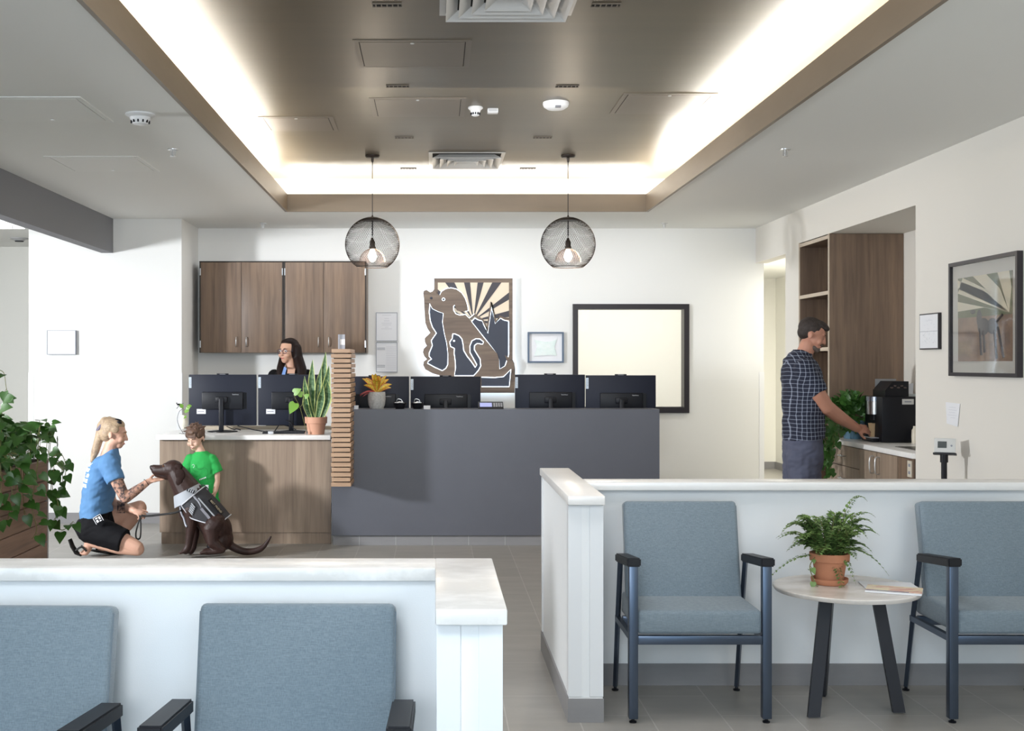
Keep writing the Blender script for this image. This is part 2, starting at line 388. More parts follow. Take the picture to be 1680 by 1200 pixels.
# corner guards
def guard(x, y, dx, dy, label, z0=.1, z1=1.41):
    o = MB().box(min(x, x + dx * .045), max(x, x + dx * .045), y - .004, y, z0, z1).box(x - .004 if dx > 0 else x, x if dx > 0 else x + .004, y - .004, y + .045, z0, z1).done('corner_guard', TRIM)
    tag(o, label, 'corner guard')
guard(-3.79, 11.4, 1, 1, 'white plastic corner guard on the left end of the left wall by the dark frame')
guard(-2.36, 11.4, -1, 1, 'white plastic corner guard on the wall corner left of the first monitor')
guard(3.30, 12.2, -1, 1, 'white plastic corner guard on the back wall edge at the corridor opening')

# ================================================================== HALF WALLS
GUARD = mat('pale_guard_paint', (.80, .82, .84), .4)
def half_wall_right():
    t = thing('half_wall', 'white half wall with stone cap behind the blue chairs and round table', 'half wall', (.63, 5.1, 0))
    x0, x1 = .566, .700
    MB().box(x0, x1, 5.09, 6.36, 0, .912).box(x1, RX - .003, 5.68, 5.77, 0, .912).done('wall_body', mat('half_wall_paint', (.84, .86, .87), .7, bump=(350, .1)), t)
    c = MB(); c.box(.554, .708, 5.04, 6.39, .912, .95, bev=.004).box(.706, RX - .003, 5.62, 5.79, .912, .9499, bev=.004).done('stone_cap', STONE, t)
    b = MB(); b.box(x0 - .008, x1 + .008, 5.082, 6.368, .0, .10).box(x1, RX - .01, 5.668, 5.68, 0, .10).done('baseboard', BASE, t)
    MB().box(x0 - .006, x0 + .05, 5.083, 5.09, .108, .905).box(x0 - .006, x0, 5.09, 5.14, .108, .905).done('corner_guard', GUARD, t)
    MB().box(x1 - .05, x1 + .006, 5.083, 5.09, .108, .905).box(x1, x1 + .006, 5.09, 5.14, .108, .905).done('corner_guard', GUARD, t)
    MB().box(x0 - .006, x0, 6.31, 6.36, .108, .905).done('corner_guard', GUARD, t)
    MB().box(x0 - .004, x1 + .004, 5.084, 5.089, .100, .106).done('base_trim', TRIM, t)
    return t
half_wall_right()
def half_wall_left():
    t = thing('half_wall', 'pale blue-white half wall with veined stone cap behind the two foreground chairs', 'half wall', (.08, 2.8, 0))
    x0, x1 = .012, .150
    MB().box(x0, x1, 2.775, 3.42, 0, .914).box(-4.2, x0, 3.30, 3.42, 0, .914).done('wall_body', MATS['half_wall_paint'], t)
    MB().box(.003, .164, 2.72, 3.436, .914, .95, bev=.004).box(-4.2, .005, 3.27, 3.436, .914, .9499, bev=.004).done('stone_cap', mat('veined_quartz', (.90, .89, .875), .28, noise_c=((3.5, 5, 5), (.74, .73, .71), .14)), t)
    MB().box(x0 - .008, x1 + .008, 2.767, 3.428, 0, .10).box(-4.2, x0, 3.288, 3.30, 0, .10).done('baseboard', BASE, t)
    MB().box(x0 - .006, x0 + .048, 2.766, 2.775, .108, .906).box(x0 - .006, x0, 2.775, 2.82, .108, .906).done('corner_guard', GUARD, t)
    MB().box(x1 - .048, x1 + .006, 2.766, 2.775, .108, .906).box(x1, x1 + .006, 2.775, 2.82, .108, .906).done('corner_guard', GUARD, t)
half_wall_left()

# ================================================================== CEILING FIXTURES
def tz(z): return 3.18 if z else 2.85
def hatch(x0, x1, y0, y1, z, label, m):
    t = thing('access_panel', label, 'ceiling access panel', ((x0 + x1) / 2, (y0 + y1) / 2, z))
    g = .012; DK = mat('shadow_gap', (.05, .045, .04), .9)
    f = MB(); w = .03
    f.box(x0, x1, y0, y0 + w, z - .004, z).box(x0, x1, y1 - w, y1, z - .004, z).box(x0, x0 + w, y0 + w, y1 - w, z - .004, z).box(x1 - w, x1, y0 + w, y1 - w, z - .004, z).done('frame', m, t)
    bx('gap', DK, t, x0 + w, x1 - w, y0 + w, y1 - w, z - .0012, z)
    bx('panel', m, t, x0 + w + .005, x1 - w - .005, y0 + w + .005, y1 - w - .005, z - .005, z - .0012)
    MB().cyl((x0 + (x1 - x0) * .5, y1 - .075 if z < 3 else y0 + .05, z - .008), (x0 + (x1 - x0) * .5, y1 - .075 if z < 3 else y0 + .05, z - .004), .011, n=14).done('lock', CHROME, t)
TRAYP = mat('taupe_panel_paint', (.16, .13, .098), .45)
hatch(-.424, .197, 6.33, 6.91, 3.18, 'taupe access panel in the raised ceiling nearest the front diffuser', TRAYP)
hatch(-.412, .204, 7.71, 8.30, 3.18, 'taupe access panel in the raised ceiling left of the small smoke detector', TRAYP)
hatch(-1.20, -.69, 8.30, 8.80, 3.18, 'taupe access panel beside the left cove light', TRAYP)
hatch(1.18, 1.77, 7.58, 8.2, 3.18, 'taupe access panel beside the right cove light', TRAYP)
CEILP = mat('ceiling_panel_paint', (.85, .85, .82), .7)
hatch(-2.42, -1.79, 6.17, 6.80, 2.85, 'white access panel in the left ceiling beside the smoke detector', CEILP)
hatch(-2.545, -1.93, 7.94, 8.57, 2.85, 'white access panel in the left ceiling near the grey header', CEILP)
DIFM = mat('white_enamel', (.62, .62, .61), .35); DKV = mat('dark_duct', (.02, .02, .02), .9)
def diffuser(x0, x1, y0, y1, label):
    z = 3.18; cx, cy = (x0 + x1) / 2, (y0 + y1) / 2
    t = thing('ceiling_diffuser', label, 'air diffuser', (cx, cy, z))
    bx('backing', DKV, t, x0 + .03, x1 - .03, y0 + .03, y1 - .03, z - .003, z)
    def fr(m, a, b, za, zb, w):
        hx0, hx1, hy0, hy1 = cx - a, cx + a, cy - a, cy + a
        for (ax, ay, bx_, by) in ((hx0, hy0, hx1, hy0), (hx1, hy0, hx1, hy1), (hx1, hy1, hx0, hy1), (hx0, hy1, hx0, hy0)):
            o = Vector((ax, ay, za)); p = Vector((bx_, by, za))
            def inn(v, k): return Vector((cx + (v.x - cx) * k, cy + (v.y - cy) * k, zb))
            k = b / a; m.prism([o, p, inn(p, k), inn(o, k)], (0, 0, .004))
    h = (x1 - x0) / 2
    m = MB(); fr(m, h, h - .03, z - .006, z - .006, 0); m.done('frame', DIFM, t)
    for k, a in enumerate((h - .03, h - .09, h - .15, h - .21)):
        m = MB(); fr(m, a, a - .055, z - .045, z - .008, 0); m.done('cone', DIFM, t)
diffuser(.026, .66, 5.24, 5.87, 'square air diffuser at the top edge of the photo')
diffuser(-.042, .57, 9.70, 10.30, 'square air diffuser between the two pendant lamps')
for sx, side in ((-.285, 'left'), (.742, 'right')):
    for y, w in ((5.71, 'beside the front diffuser'), (7.38, 'just ahead of the detectors'), (9.06, 'just before the pendants'), (10.5, 'beside the rear diffuser')):
        t = thing('slot_vent', f'slot vent in the taupe ceiling, {side} row, {w}', 'slot vent', (sx + .065, y, 3.18), 'slot vents in the raised ceiling')
        bx('slot', DKV, t, sx, sx + .13, y - .022, y + .022, 3.178, 3.18)
        m = MB()
        m.box(sx - .004, sx + .134, y - .027, y - .022, 3.174, 3.18).box(sx - .004, sx + .134, y + .022, y + .027, 3.174, 3.18)
        for i in range(5): m.box(sx + .01 + i * .026, sx + .016 + i * .026, y - .01, y + .022, 3.175, 3.179)
        m.done('grille', TRAYP, t)
def detector(x, y, z, r, label, kind='smoke_detector'):
    t = thing(kind, label, 'smoke detector', (x, y, z))
    MB().lathe((x, y, z), [(r, 0), (r * 1.02, -.008), (r * .75, -.02)]).done('base', WHITE, t)
    MB().lathe((x, y, z), [(r * .72, -.018), (r * .66, -.036), (r * .5, -.055), (r * .3, -.06)]).done('head', WHITE, t)
    m = MB()
    for i in range(12):
        a = i * math.pi / 6; p = Vector((x + math.cos(a) * r * .61, y + math.sin(a) * r * .61, z - .044))
        m.box(-.004, .004, -.004, .004, -.007, .007, M=Matrix.Translation(p) @ Matrix.Rotation(a, 4, 'Z'))
    m.done('vent', BLACK, t)
detector(-1.59, 6.6, 2.85, .079, 'white smoke detector on the left ceiling beside the taupe fascia')
detector(.272, 8.0, 3.18, .048, 'small white smoke detector in the middle of the taupe ceiling')
t = thing('ceiling_sensor', 'small rectangular white sensor right of the small smoke detector', 'sensor', (.388, 8.05, 3.18))
bx('housing', WHITE, t, .353, .423, 8.02, 8.08, 3.150, 3.18, bev=.004); bx('face', mat('pale_grey_plastic', (.5, .5, .5), .5), t, .36, .416, 8.0165, 8.02, 3.156, 3.175)
t = thing('wireless_access_point', 'round white dome device on the taupe ceiling right of the detectors', 'access point', (.785, 7.85, 3.18))
MB().lathe((.785, 7.85, 3.18), [(.083, 0), (.085, -.012), (.078, -.03), (.055, -.045), (.02, -.05)]).done('dome', WHITE, t)
bx('label_square', mat('grey_plastic', (.18, .18, .2), .5), t, .775, .81, 7.775, 7.80, 3.134, 3.146)
def sprinkler(x, y, z, label):
    t = thing('sprinkler', label, 'fire sprinkler', (x, y, z))
    MB().lathe((x, y, z), [(.034, 0), (.033, -.005), (.012, -.008)], n=20).done('escutcheon', CHROME, t)
    MB().cyl((x, y, z - .005), (x, y, z - .045), .006, n=10).box(x - .014, x - .010, y - .003, y + .003, z - .035, z - .008).box(x + .010, x + .014, y - .003, y + .003, z - .035, z - .008).box(x - .014, x + .014, y - .003, y + .003, z - .038, z - .034).done('head', CHROME, t)
    MB().lathe((x, y, z - .045), [(.006, .002), (.018, 0), (.018, -.002), (.004, -.004)], n=16).done('deflector', CHROME, t)
sprinkler(-1.646, 7.69, 2.85, 'sprinkler head on the left ceiling behind the large smoke detector')
sprinkler(-1.65, 11.75, 2.85, 'small sprinkler head above the upper wooden cabinets')
sprinkler(2.215, 7.69, 2.85, 'sprinkler head on the right ceiling')
sprinkler(2.22, 11.75, 2.85, 'small sprinkler head above the bronze framed window')
s_ = (596 - 366) / 1.25; sprinkler((20 - 712) / s_, 2000 / s_, 2.75, 'sprinkler head in the left room ceiling beyond the grey header')
t = thing('ceiling_vent', 'round grey ceiling vent in the left room beyond the grey header', 'air vent', (-4.15, 12.2, 2.75))
MB().lathe((-4.15, 12.2, 2.75), [(.09, 0), (.09, -.01), (.06, -.012), (.055, -.02), (.03, -.03)]).done('rim', mat('grey_enamel', (.4, .4, .4), .4), t)
MB().lathe((-4.15, 12.2, 2.72), [(.045, 0), (.04, -.006)]).done('core', BLACK, t)
t = thing('ceiling_light', 'lit white ceiling panel at the far left edge beyond the grey header', 'ceiling light', (-4.3, 10.9, 2.75))
bx('frame', WHITE, t, -4.75, -3.72, 10.6, 11.2, 2.735, 2.75); bx('diffuser_panel', mat('lit_diffuser', (1, 1, 1), .5, emit=(1, 1, 1), es=3.0), t, -4.72, -3.75, 10.63, 11.17, 2.73, 2.736)

# pendants
BRONZE = mat('bronze_wire', (.045, .035, .03), .4, .6)
def pendant():
    t = thing('pendant_lamp', 'left wire mesh globe pendant lamp over the end of the wooden cabinets', 'pendant lamp', (0, 0, 0), 'wire globe pendant lamps')
    top = 3.18; zc = 2.455
    MB().lathe((0, 0, top), [(.058, 0), (.058, -.012), (.05, -.02), (.012, -.024), (.010, -.05), (.004, -.06)]).done('canopy', BRONZE, t)
    MB().cyl((0, 0, top - .03), (0, 0, 2.52), .0032, n=8).done('cord', BLACK, t)
    m = MB()
    for k in range(2): m.tube([(math.cos(a * .7 + k * math.pi) * .0035, math.sin(a * .7 + k * math.pi) * .0035, 2.665 - a * .0035) for a in range(40)], .003, 6)
    m.done('twisted_cord', BLACK, t)
    # profile: angle from top, r .219, bottom opening r .126
    def prof(u):
        th = R(7) + u * (R(146) - R(7)); r = .2205
        return r * math.sin(th), zc + .004 + r * math.cos(th) * 1.0
    m = MB(); N = 84
    for sgn in (1, -1):
        for i in range(N):
            pts = []
            for k in range(31):
                u = k / 30; r, z = prof(u); a = 2 * math.pi * i / N + sgn * u * 1.35
                pts.append((r * math.cos(a), r * math.sin(a), z))
            m.tube(pts, .0009, 3, cap=False)
    m.done('globe_mesh', BRONZE, t, fixn=False)
    r, z = prof(1)
    m = MB(); m.tube([(r * math.cos(a * math.pi / 24), r * math.sin(a * math.pi / 24), z) for a in range(49)], .0028, 6, cap=False); m.done('bottom_ring', BRONZE, t)
    r, z = prof(0); MB().lathe((0, 0, 0), [(.085, zc + .196), (.06, zc + .213), (.03, zc + .223), (.008, zc + .228), (.005, zc + .24)]).done('top_cap', BRONZE, t)
    MB().lathe((0, 0, 2.40), [(.005, .115), (.016, .09), (.022, .08), (.022, .045), (.027, .04), (.027, .03), (.018, .02)], n=20).done('socket', BRONZE, t)
    MB().lathe((0, 0, 2.33), [(.004, -.012), (.022, 0), (.033, .025), (.033, .045), (.018, .08), (.014, .1)], n=20).done('bulb', mat('glowing_bulb', (1, 1, 1), .3, emit=(1, .86, .68), es=22), t)
    # inner mesh dome
    m = MB()
    for i in range(40):
        a = 2 * math.pi * i / 40
        for sg in (1, -1):
            m.tube([(.105 * math.sin(R(12 + 78 * k / 10)) * math.cos(a + sg * k * .05), .105 * math.sin(R(12 + 78 * k / 10)) * math.sin(a + sg * k * .05), 2.32 + .105 * math.cos(R(12 + 78 * k / 10))) for k in range(11)], .0005, 3, cap=False)
    m.done('inner_mesh', mat('copper_wire', (.28, .17, .12), .4, .5), t, fixn=False)
    return t
p = pendant(); p.location = (wx(611, 9.85), 9.85, 0)
p2 = dup(p, (wx(932, 9.85), 9.85, 0), 'right wire mesh globe pendant lamp between the carved sign and the bronze window')
for k in (p, p2):
    l = bpy.data.lights.new('bulb_light', 'POINT'); l.energy = 9; l.color = (1, .85, .68); l.shadow_soft_size = .03
    o = bpy.data.objects.new('bulb_light', l); COL.objects.link(o); o.location = (k.location.x, k.location.y, 2.285)
# ================================================================== CHAIRS
def chair():
    t = thing('armchair', 'blue-grey upholstered armchair left of the round table, against the right half wall', 'chair', (0, 0, 0), 'blue-grey waiting room armchairs')
    m = MB().box(-.26, .26, -.008, .44, .368, .468, bev=.018, seg=3)
    for v in m.b.verts:
        if v.co.z > .45: v.co.z += .010 * (1 - (v.co.x / .26) ** 2) * (1 - ((v.co.y - .21) / .24) ** 2)
    m.done('seat', FABRIC, t)
    m = MB().box(-.253, .253, -.038, .038, -.02, .43, bev=.016, seg=3)
    ang = R(-13)
    for v in m.b.verts:
        v.co.y += -.012 * (1 - (v.co.x / .26) ** 2) * (1 if v.co.y < 0 else 0)
        v.co.x *= 1 - .0 * v.co.z
    bmesh.ops.transform(m.b, matrix=Matrix.Translation((0, .345, .452)) @ Matrix.Rotation(ang, 4, 'X'), verts=m.b.verts)
    bk = m.done('backrest', FABRIC, t)
    # piping seams
    Mx = Matrix.Translation((0, .345, .452)) @ Matrix.Rotation(ang, 4, 'X')
    for sx in (-1, 1):
        m = MB(); m.tube([Mx @ Vector((sx * .2525, -.026, z)) for z in (0, .1, .2, .3, .41)], .0025, 6)
        m.done('seam', mat('seam_thread', (.16, .20, .235), .9), bk)
    for sx in (-1, 1):
        x = sx * .278
        l = MB().box(x - .019, x + .019, -.019, .019, .018, .655, bev=.003).done('leg', METAL, t)
        MB().lathe((x, 0, 0), [(.015, 0), (.016, .006), (.007, .010), (.007, .02)], n=14).done('foot_glide', BLACK, l)
        l = MB(); l.loft([((x, .50, .018), (.011, 0, 0), (0, .017, 0)), ((x, .42, .34), (.012, 0, 0), (0, .019, 0)), ((x, .34, .63), (.012, 0, 0), (0, .019, 0))], n=4)
        l = l.done('leg', METAL, t, smooth=False)
        MB().lathe((x, .50, 0), [(.015, 0), (.016, .006), (.007, .010), (.007, .02)], n=14).done('foot_glide', BLACK, l)
        A = MB(); A.prism([(x - .029, -.03, .654), (x + .029, -.03, .654), (x + .029, .31, .622), (x - .029, .31, .622)], (0, 0, .036))
        bmesh.ops.bevel(A.b, geom=list(A.b.edges), offset=.005, segments=2, affect='EDGES'); A.done('armrest', PADM, t)
        MB().box(x - .011, x + .011, .019, .43, .335, .36).done('side_rail', METAL, t)
    MB().box(-.259, .259, -.014, .014, .327, .364, bev=.003).done('front_rail', METAL, t)
    MB().box(-.259, .259, .40, .425, .32, .36, bev=.003).done('rear_rail', METAL, t)
    return t
CH = chair(); CH.location = (1.108, 5.085, 0)
dup(CH, (2.44, 5.085, 0), 'blue-grey armchair cut off by the right edge of the photo, right of the round table')
dup(CH, (-.356, 2.745, 0), 'blue-grey armchair in the foreground centre against the left half wall', rz=R(-.5))
dup(CH, (-1.085, 2.72, 0), 'blue-grey armchair in the bottom left corner of the photo', rz=R(-1.5))

# ================================================================== SIDE TABLE
t = thing('side_table', 'round white side table on dark splayed legs between two blue-grey armchairs', 'table', (1.763, 5.21, 0))
MB().lathe((1.763, 5.21, .545), [(.270, -.026), (.297, -.020), (.305, -.008), (.305, -.003), (.302, 0)], n=72).done('tabletop', mat('marble_laminate', (.74, .70, .66), .25, noise_c=((4, 9, 3), (.60, .54, .48), .22)), t)
def flatleg(t, foot, top, wdir):
    foot = Vector(foot); top = Vector(top); d = (top - foot).normalized(); u = Vector(wdir).normalized() * .026; v = d.cross(u).normalized() * .009
    m = MB(); vs = []
    for c in (foot, top):
        vs.append([m.b.verts.new(c + u * a + v * b) for a, b in ((-1, -1), (1, -1), (1, 1), (-1, 1))])
    m.skin(vs); m.done('leg', mat('black_steel', (.022, .024, .032), .4), t, smooth=False)
flatleg(t, (1.603, 5.150, .004), (1.673, 5.20, .522), (1, 0, 0))
flatleg(t, (1.990, 5.220, .004), (1.905, 5.25, .522), (1, .0, 0))
flatleg(t, (1.757, 5.49, .004), (1.765, 5.40, .522), (.5, 1, 0))
MB().lathe((1.78, 5.27, .505), [(.16, 0), (.16, .012)], n=32).done('mounting_plate', MATS['black_steel'], t)

# magazine
t = thing('magazine', 'pink and cream magazine lying on the round white table', 'magazine', (1.94, 5.13, .546))
Mg = Matrix.Translation((1.925, 5.10, .546)) @ Matrix.Rotation(R(-24), 4, 'Z')
MB().box(-.11, .11, -.075, .075, 0, .006, M=Mg).done('pages', PAPER, t)
MB().box(-.11, .11, -.055, .075, .006, .0075, M=Mg).done('cover', mat('pink_cover', (.68, .34, .28), .45, noise_c=((9, 14, 3), (.85, .74, .52), .12)), t)
MB().box(-.11, .06, -.058, -.05, .0076, .0082, M=Mg).done('title_band', mat('navy_print', (.07, .08, .2), .4), t)
o = MB().box(-.13, .09, -.07, .07, 0, .004, M=Matrix.Translation((1.965, 5.22, .546)) @ Matrix.Rotation(R(-8), 4, 'Z')).done('magazine', PAPER)
tag(o, 'pale booklet under the pink magazine on the round table', 'magazine')

# ================================================================== PLANT HELPERS
def leafshape(m, base, d, nrm, L, Wd, shape='heart', fold=.18, droop=.25):
    d = Vector(d).normalized(); nrm = Vector(nrm); nrm = (nrm - d * nrm.dot(d)).normalized(); s = d.cross(nrm)
    prof = {'heart': [(0, .0), (-.10, .28), (.05, .48), (.3, .5), (.6, .32), (.85, .12), (1, 0)],
            'oval': [(0, 0), (.15, .3), (.4, .5), (.65, .42), (.85, .2), (1, 0)]}[shape]
    def pt(a, b): return Vector(base) + d * (a * L) + s * (b * Wd) + nrm * (abs(b) * Wd * fold - droop * L * a * a)
    mid = [m.b.verts.new(pt(max(a, 0), 0)) for a, b in prof]
    for sg in (1, -1):
        ed = [m.b.verts.new(pt(a, b * sg)) if 0 < i < len(prof) - 1 else mid[i] for i, (a, b) in enumerate(prof)]
        for i in range(len(prof) - 1):
            q = [mid[i], mid[i + 1], ed[i + 1], ed[i]]; u = []
            for v in q:
                if v not in u: u.append(v)
            if len(u) >= 3: m.b.faces.new(u if sg > 0 else list(reversed(u)))
def rv(a=1): return Vector((random.uniform(-a, a), random.uniform(-a, a), random.uniform(-a, a)))
def vine(ml, ms, pts, step=.05, L=.07, out=Vector((0, 0, 0)), r=.0022, shape='heart'):
    c = bez(pts, 8); ms.tube(c, r, 5); acc = 0
    for a, b in zip(c, c[1:]):
        acc += (b - a).length
        if acc > step:
            acc = random.uniform(-.3, .2) * step
            side = (rv() + out * 1.2 + Vector((0, 0, -.25))).normalized(); k = L * random.uniform(.7, 1.2)
            e = b + side * k * .5; ms.tube([b, e], .0012, 4)
            leafshape(ml, e, (side + Vector((0, 0, -.45))).normalized(), (Vector((0, -.6, .7)) + rv(.5)), k, k * .85, shape)

def pot(t, x, y, z, r, h, saucer=True):
    if saucer:
        MB().lathe((x, y, z), [(r * .80, 0), (r * .92, .01), (r * .95, .026), (r * .9, .026), (r * .84, .012)]).done('saucer', TERRA, t); z += .012
    MB().lathe((x, y, z), [(r * .68, 0), (r * .86, h * .72), (r, h * .73), (r * 1.02, h), (r * .9, h), (r * .86, h * .85)]).done('pot', TERRA, t)
    MB().lathe((x, y, z + h * .84), [(r * .87, 0), (r * .5, .006), (.001, .008)]).done('soil', SOIL, t)

# fern on the round table
fx, fy, fz = 1.710, 5.27, .546
t = thing('potted_fern', 'green fern in a terracotta pot and saucer on the round white table', 'potted plant', (fx, fy, fz))
pot(t, fx, fy, fz, .083, .122)
ml = MB(); ms = MB(); random.seed(21)
def frond(p, dirv, L, lift, wmax=.05, n=15, dr=1.0):
    d = Vector(dirv); d.z = 0; d.normalize(); pts = []
    for i in range(n + 1):
        u = i / n; pts.append(Vector(p) + d * (L * u) + Vector((0, 0, lift * math.sin(u * 2.0) - dr * L * .55 * u * u)))
    ms.tube(pts, [.0016 * (1 - .7 * i / n) for i in range(n + 1)], 4)
    for i in range(2, n):
        u = i / n; w = wmax * math.sin(math.pi * min(1, .25 + u * .72)) * random.uniform(.75, 1.1)
        tg = (pts[i + 1] - pts[i - 1]).normalized(); sd = tg.cross(Vector((0, 0, 1))).normalized()
        for sg in (1, -1):
            dd = (sd * sg + tg * .55 + Vector((0, 0, random.uniform(-.1, .25)))).normalized()
            # lobed pinna: three small leaflets
            for k, (a, sc) in enumerate(((0, 1), (.4, .55), (.4, .55))):
                b0 = pts[i] + dd * w * a * .8; q = dd if k == 0 else (dd + tg * (.8 if k == 1 else -.6)).normalized()
                leafshape(ml, b0, q, Vector((0, 0, 1)) + rv(.35), w * sc, w * sc * .42, 'oval', .1, .15)
        
base = Vector((fx, fy, fz + .115))
for k in range(58):
    a = random.uniform(0, 2 * math.pi); L = random.uniform(.07, .20)
    frond(base + Vector((math.cos(a) * .02, math.sin(a) * .02, 0)), (math.cos(a), math.sin(a) * .8, 0), L, random.uniform(.06, .20), .050, dr=random.uniform(.0, .8))
for dx, dy, L, lf, dr in ((.5, .1, .18, .26, .0), (.8, 0, .2, .20, .1), (1, -.1, .25, .08, 1.1), (.95, .2, .20, .17, .1), (-1, -.1, .24, .13, .25), (-1, .1, .27, .04, 1.0), (-.9, -.4, .2, .12, .3), (1, -.3, .13, .19, .0), (.7, -.9, .13, .06, 2.2), (.2, -1, .12, .02, 2.8)):
    frond(base, (dx, dy, 0), L, lf, .036, 17, dr)
vine(ml, ms, [base + Vector((-.06, -.03, .02)), base + Vector((-.10, -.05, -.03)), base + Vector((-.085, -.06, -.09)), base + Vector((-.07, -.07, -.118))], .025, .03)
ml.done('fronds', LEAF2, t, fixn=False); ms.done('stems', STEM, t)

# pothos planter on the left
PX = -2.41; PY1 = 7.6; PY0 = 6.0
t = thing('planter_box', 'tall dark plank planter overflowing with trailing pothos at the left edge', 'planter', (PX - .45, 6.8, 0))
bx('box', PLANK, t, PX - .9, PX - .012, PY0 + .01, PY1 - .012, 0, .86)
hh = .9 / 7
for i in range(7):
    MB().box(PX - .912, PX, PY0, PY1, i * hh + .003, (i + 1) * hh - .004, bev=.003, seg=1).done('plank', PLANK, t)
bx('corner_trim', mat('grey_trim_metal', (.45, .43, .42), .5), t, PX - .03, PX + .004, PY1, PY1 + .01, 0, .9)
bx('soil', SOIL, t, PX - .88, PX - .03, PY0 + .03, PY1 - .03, .86, .905)
random.seed(5); ml = MB(); ms = MB()
for k in range(760):
    y = random.uniform(PY0, PY1 + .05); x = random.uniform(PX - .75, PX + .06)
    top = .15 + .13 * noise.noise(Vector((x * 3, y * 2.2, 0))) + (.10 if y < 7.2 else .02)
    z = .90 + random.uniform(0, 1) ** .6 * top * 1.1
    d = Vector((random.uniform(-.3, 1), random.uniform(-1, .5), random.uniform(-.6, .5)))
    L = random.uniform(.05, .09)
    leafshape(ml, (x, y, z), d, Vector((.3, -.7, 1)) + rv(.5), L, L * .85)
    if k % 4 == 0: ms.tube([(x - .02, y, .88), (x, y, z)], .002, 4)
for k in range(8):
    y = random.uniform(PY0 + .2, PY1 + .03); Ld = random.uniform(.10, .30)
    vine(ml, ms, [(PX - .15, y, .93), (PX + .02, y, .98), (PX + .06, y + random.uniform(-.05, .05), .90 - Ld * .4), (PX + .05, y + random.uniform(-.06, .06), .90 - Ld)], .045, .07, Vector((.8, -.5, 0)))
# long trailing vines near the far corner
V = lambda px, py, Y: W(px, py, Y)
vine(ml, ms, [V(75, 752, 7.4), V(88, 760, 7.4), V(86, 800, 7.38), V(96, 830, 7.38), V(90, 858, 7.4), V(103, 870, 7.4), V(120, 856, 7.4)], .045, .075, Vector((.5, -.8, 0)))
vine(ml, ms, [V(80, 745, 7.5), V(98, 760, 7.5), V(103, 790, 7.5), V(96, 815, 7.5), V(100, 840, 7.5)], .04, .075, Vector((.6, -.8, 0)))
vine(ml, ms, [V(62, 755, 7.0), V(58, 790, 7.0), V(52, 830, 7.0), V(60, 868, 7.0), V(52, 885, 7.0)], .055, .07, Vector((.9, -.3, 0)))
vine(ml, ms, [V(85, 750, 7.45), V(100, 745, 7.4), V(108, 765, 7.4), V(106, 785, 7.4)], .035, .06, Vector((.6, -.8, 0)))
# climbing tendril
vine(ml, ms, [V(28, 735, 7.0), V(18, 700, 7.0), V(2, 675, 7.0), V(14, 660, 7.0), V(10, 635, 7.0), V(6, 612, 7.0), V(-6, 606, 7.0)], .07, .06, Vector((.3, -.6, .2)))
for px, py in ((2, 690), (8, 655), (2, 670), (26, 712), (10, 705)):
    leafshape(ml, V(px, py, 7.0), (.5, -.3, .1), (.1, -1, .5), .08, .07)
ml.done('foliage', LEAF, t, fixn=False); ms.done('vine', STEM, t)

# ================================================================== RECEPTION
# wooden desk
DX0, DX1, DY = wx(262, 10.1), wx(543, 10.1), 10.1
t = thing('reception_desk', 'low wood laminate reception desk with a white top behind the boy and dog', 'desk', ((DX0 + DX1) / 2, DY, 0))
bx('front_panel', WOODD, t, DX0, DX1, DY, DY + .03, wz(874, DY), .865)
bx('side_panel', WOODD, t, DX0, DX0 + .03, DY + .03, 11.0, wz(874, DY), .865)
bx('toe_kick', WOODD, t, DX0 + .012, DX1, DY + .012, DY + .03, 0, wz(874, DY) - .002)
bx('toe_kick', WOODD, t, DX0 + .012, DX0 + .03, DY + .03, 10.95, 0, wz(874, DY) - .002)
bx('countertop', STONE, t, DX0 - .02, DX1 + .0, DY - .05, 11.0, .866, .905, bev=.003)
bx('rear_ledge', mat('beige_laminate', (.5, .43, .33), .5), t, DX0 + .2, DX1, 10.9, 10.98, .906, .935)
# grey desk
GX0, GX1, GY = wx(544, 10), wx(1082, 10), 10.0
t = thing('reception_desk', 'tall charcoal grey reception desk with four monitors behind it', 'desk', ((GX0 + GX1) / 2, GY, 0))
bx('front_panel', GREY, t, GX0, GX1, GY, GY + .04, .085, 1.105)
bx('side_panel', GREY, t, GX1 - .03, GX1, GY + .04, 10.75, .085, 1.105)
bx('side_panel', GREY, t, GX0, GX0 + .02, GY + .115, 10.75, .085, 1.105)
bx('top_ledge', GREY, t, GX0, GX1, GY, GY + .30, 1.105, 1.12)
bx('toe_kick', BASE, t, GX0 + .01, GX1 - .02, GY + .03, GY + .05, 0, .083)
bx('worktop', STONE, t, GX0 + .03, GX1 - .03, GY + .31, 10.85, .72, .75)
# joints of the tiled toe kick
m = MB()
for px in (589, 649, 709, 769, 829): m.box(wx(px, GY) - .0015, wx(px, GY) + .0015, GY + .0285, GY + .03, 0, .083)
m.done('tile_joint', mat('pale_grout', (.5, .5, .5), .8), t)

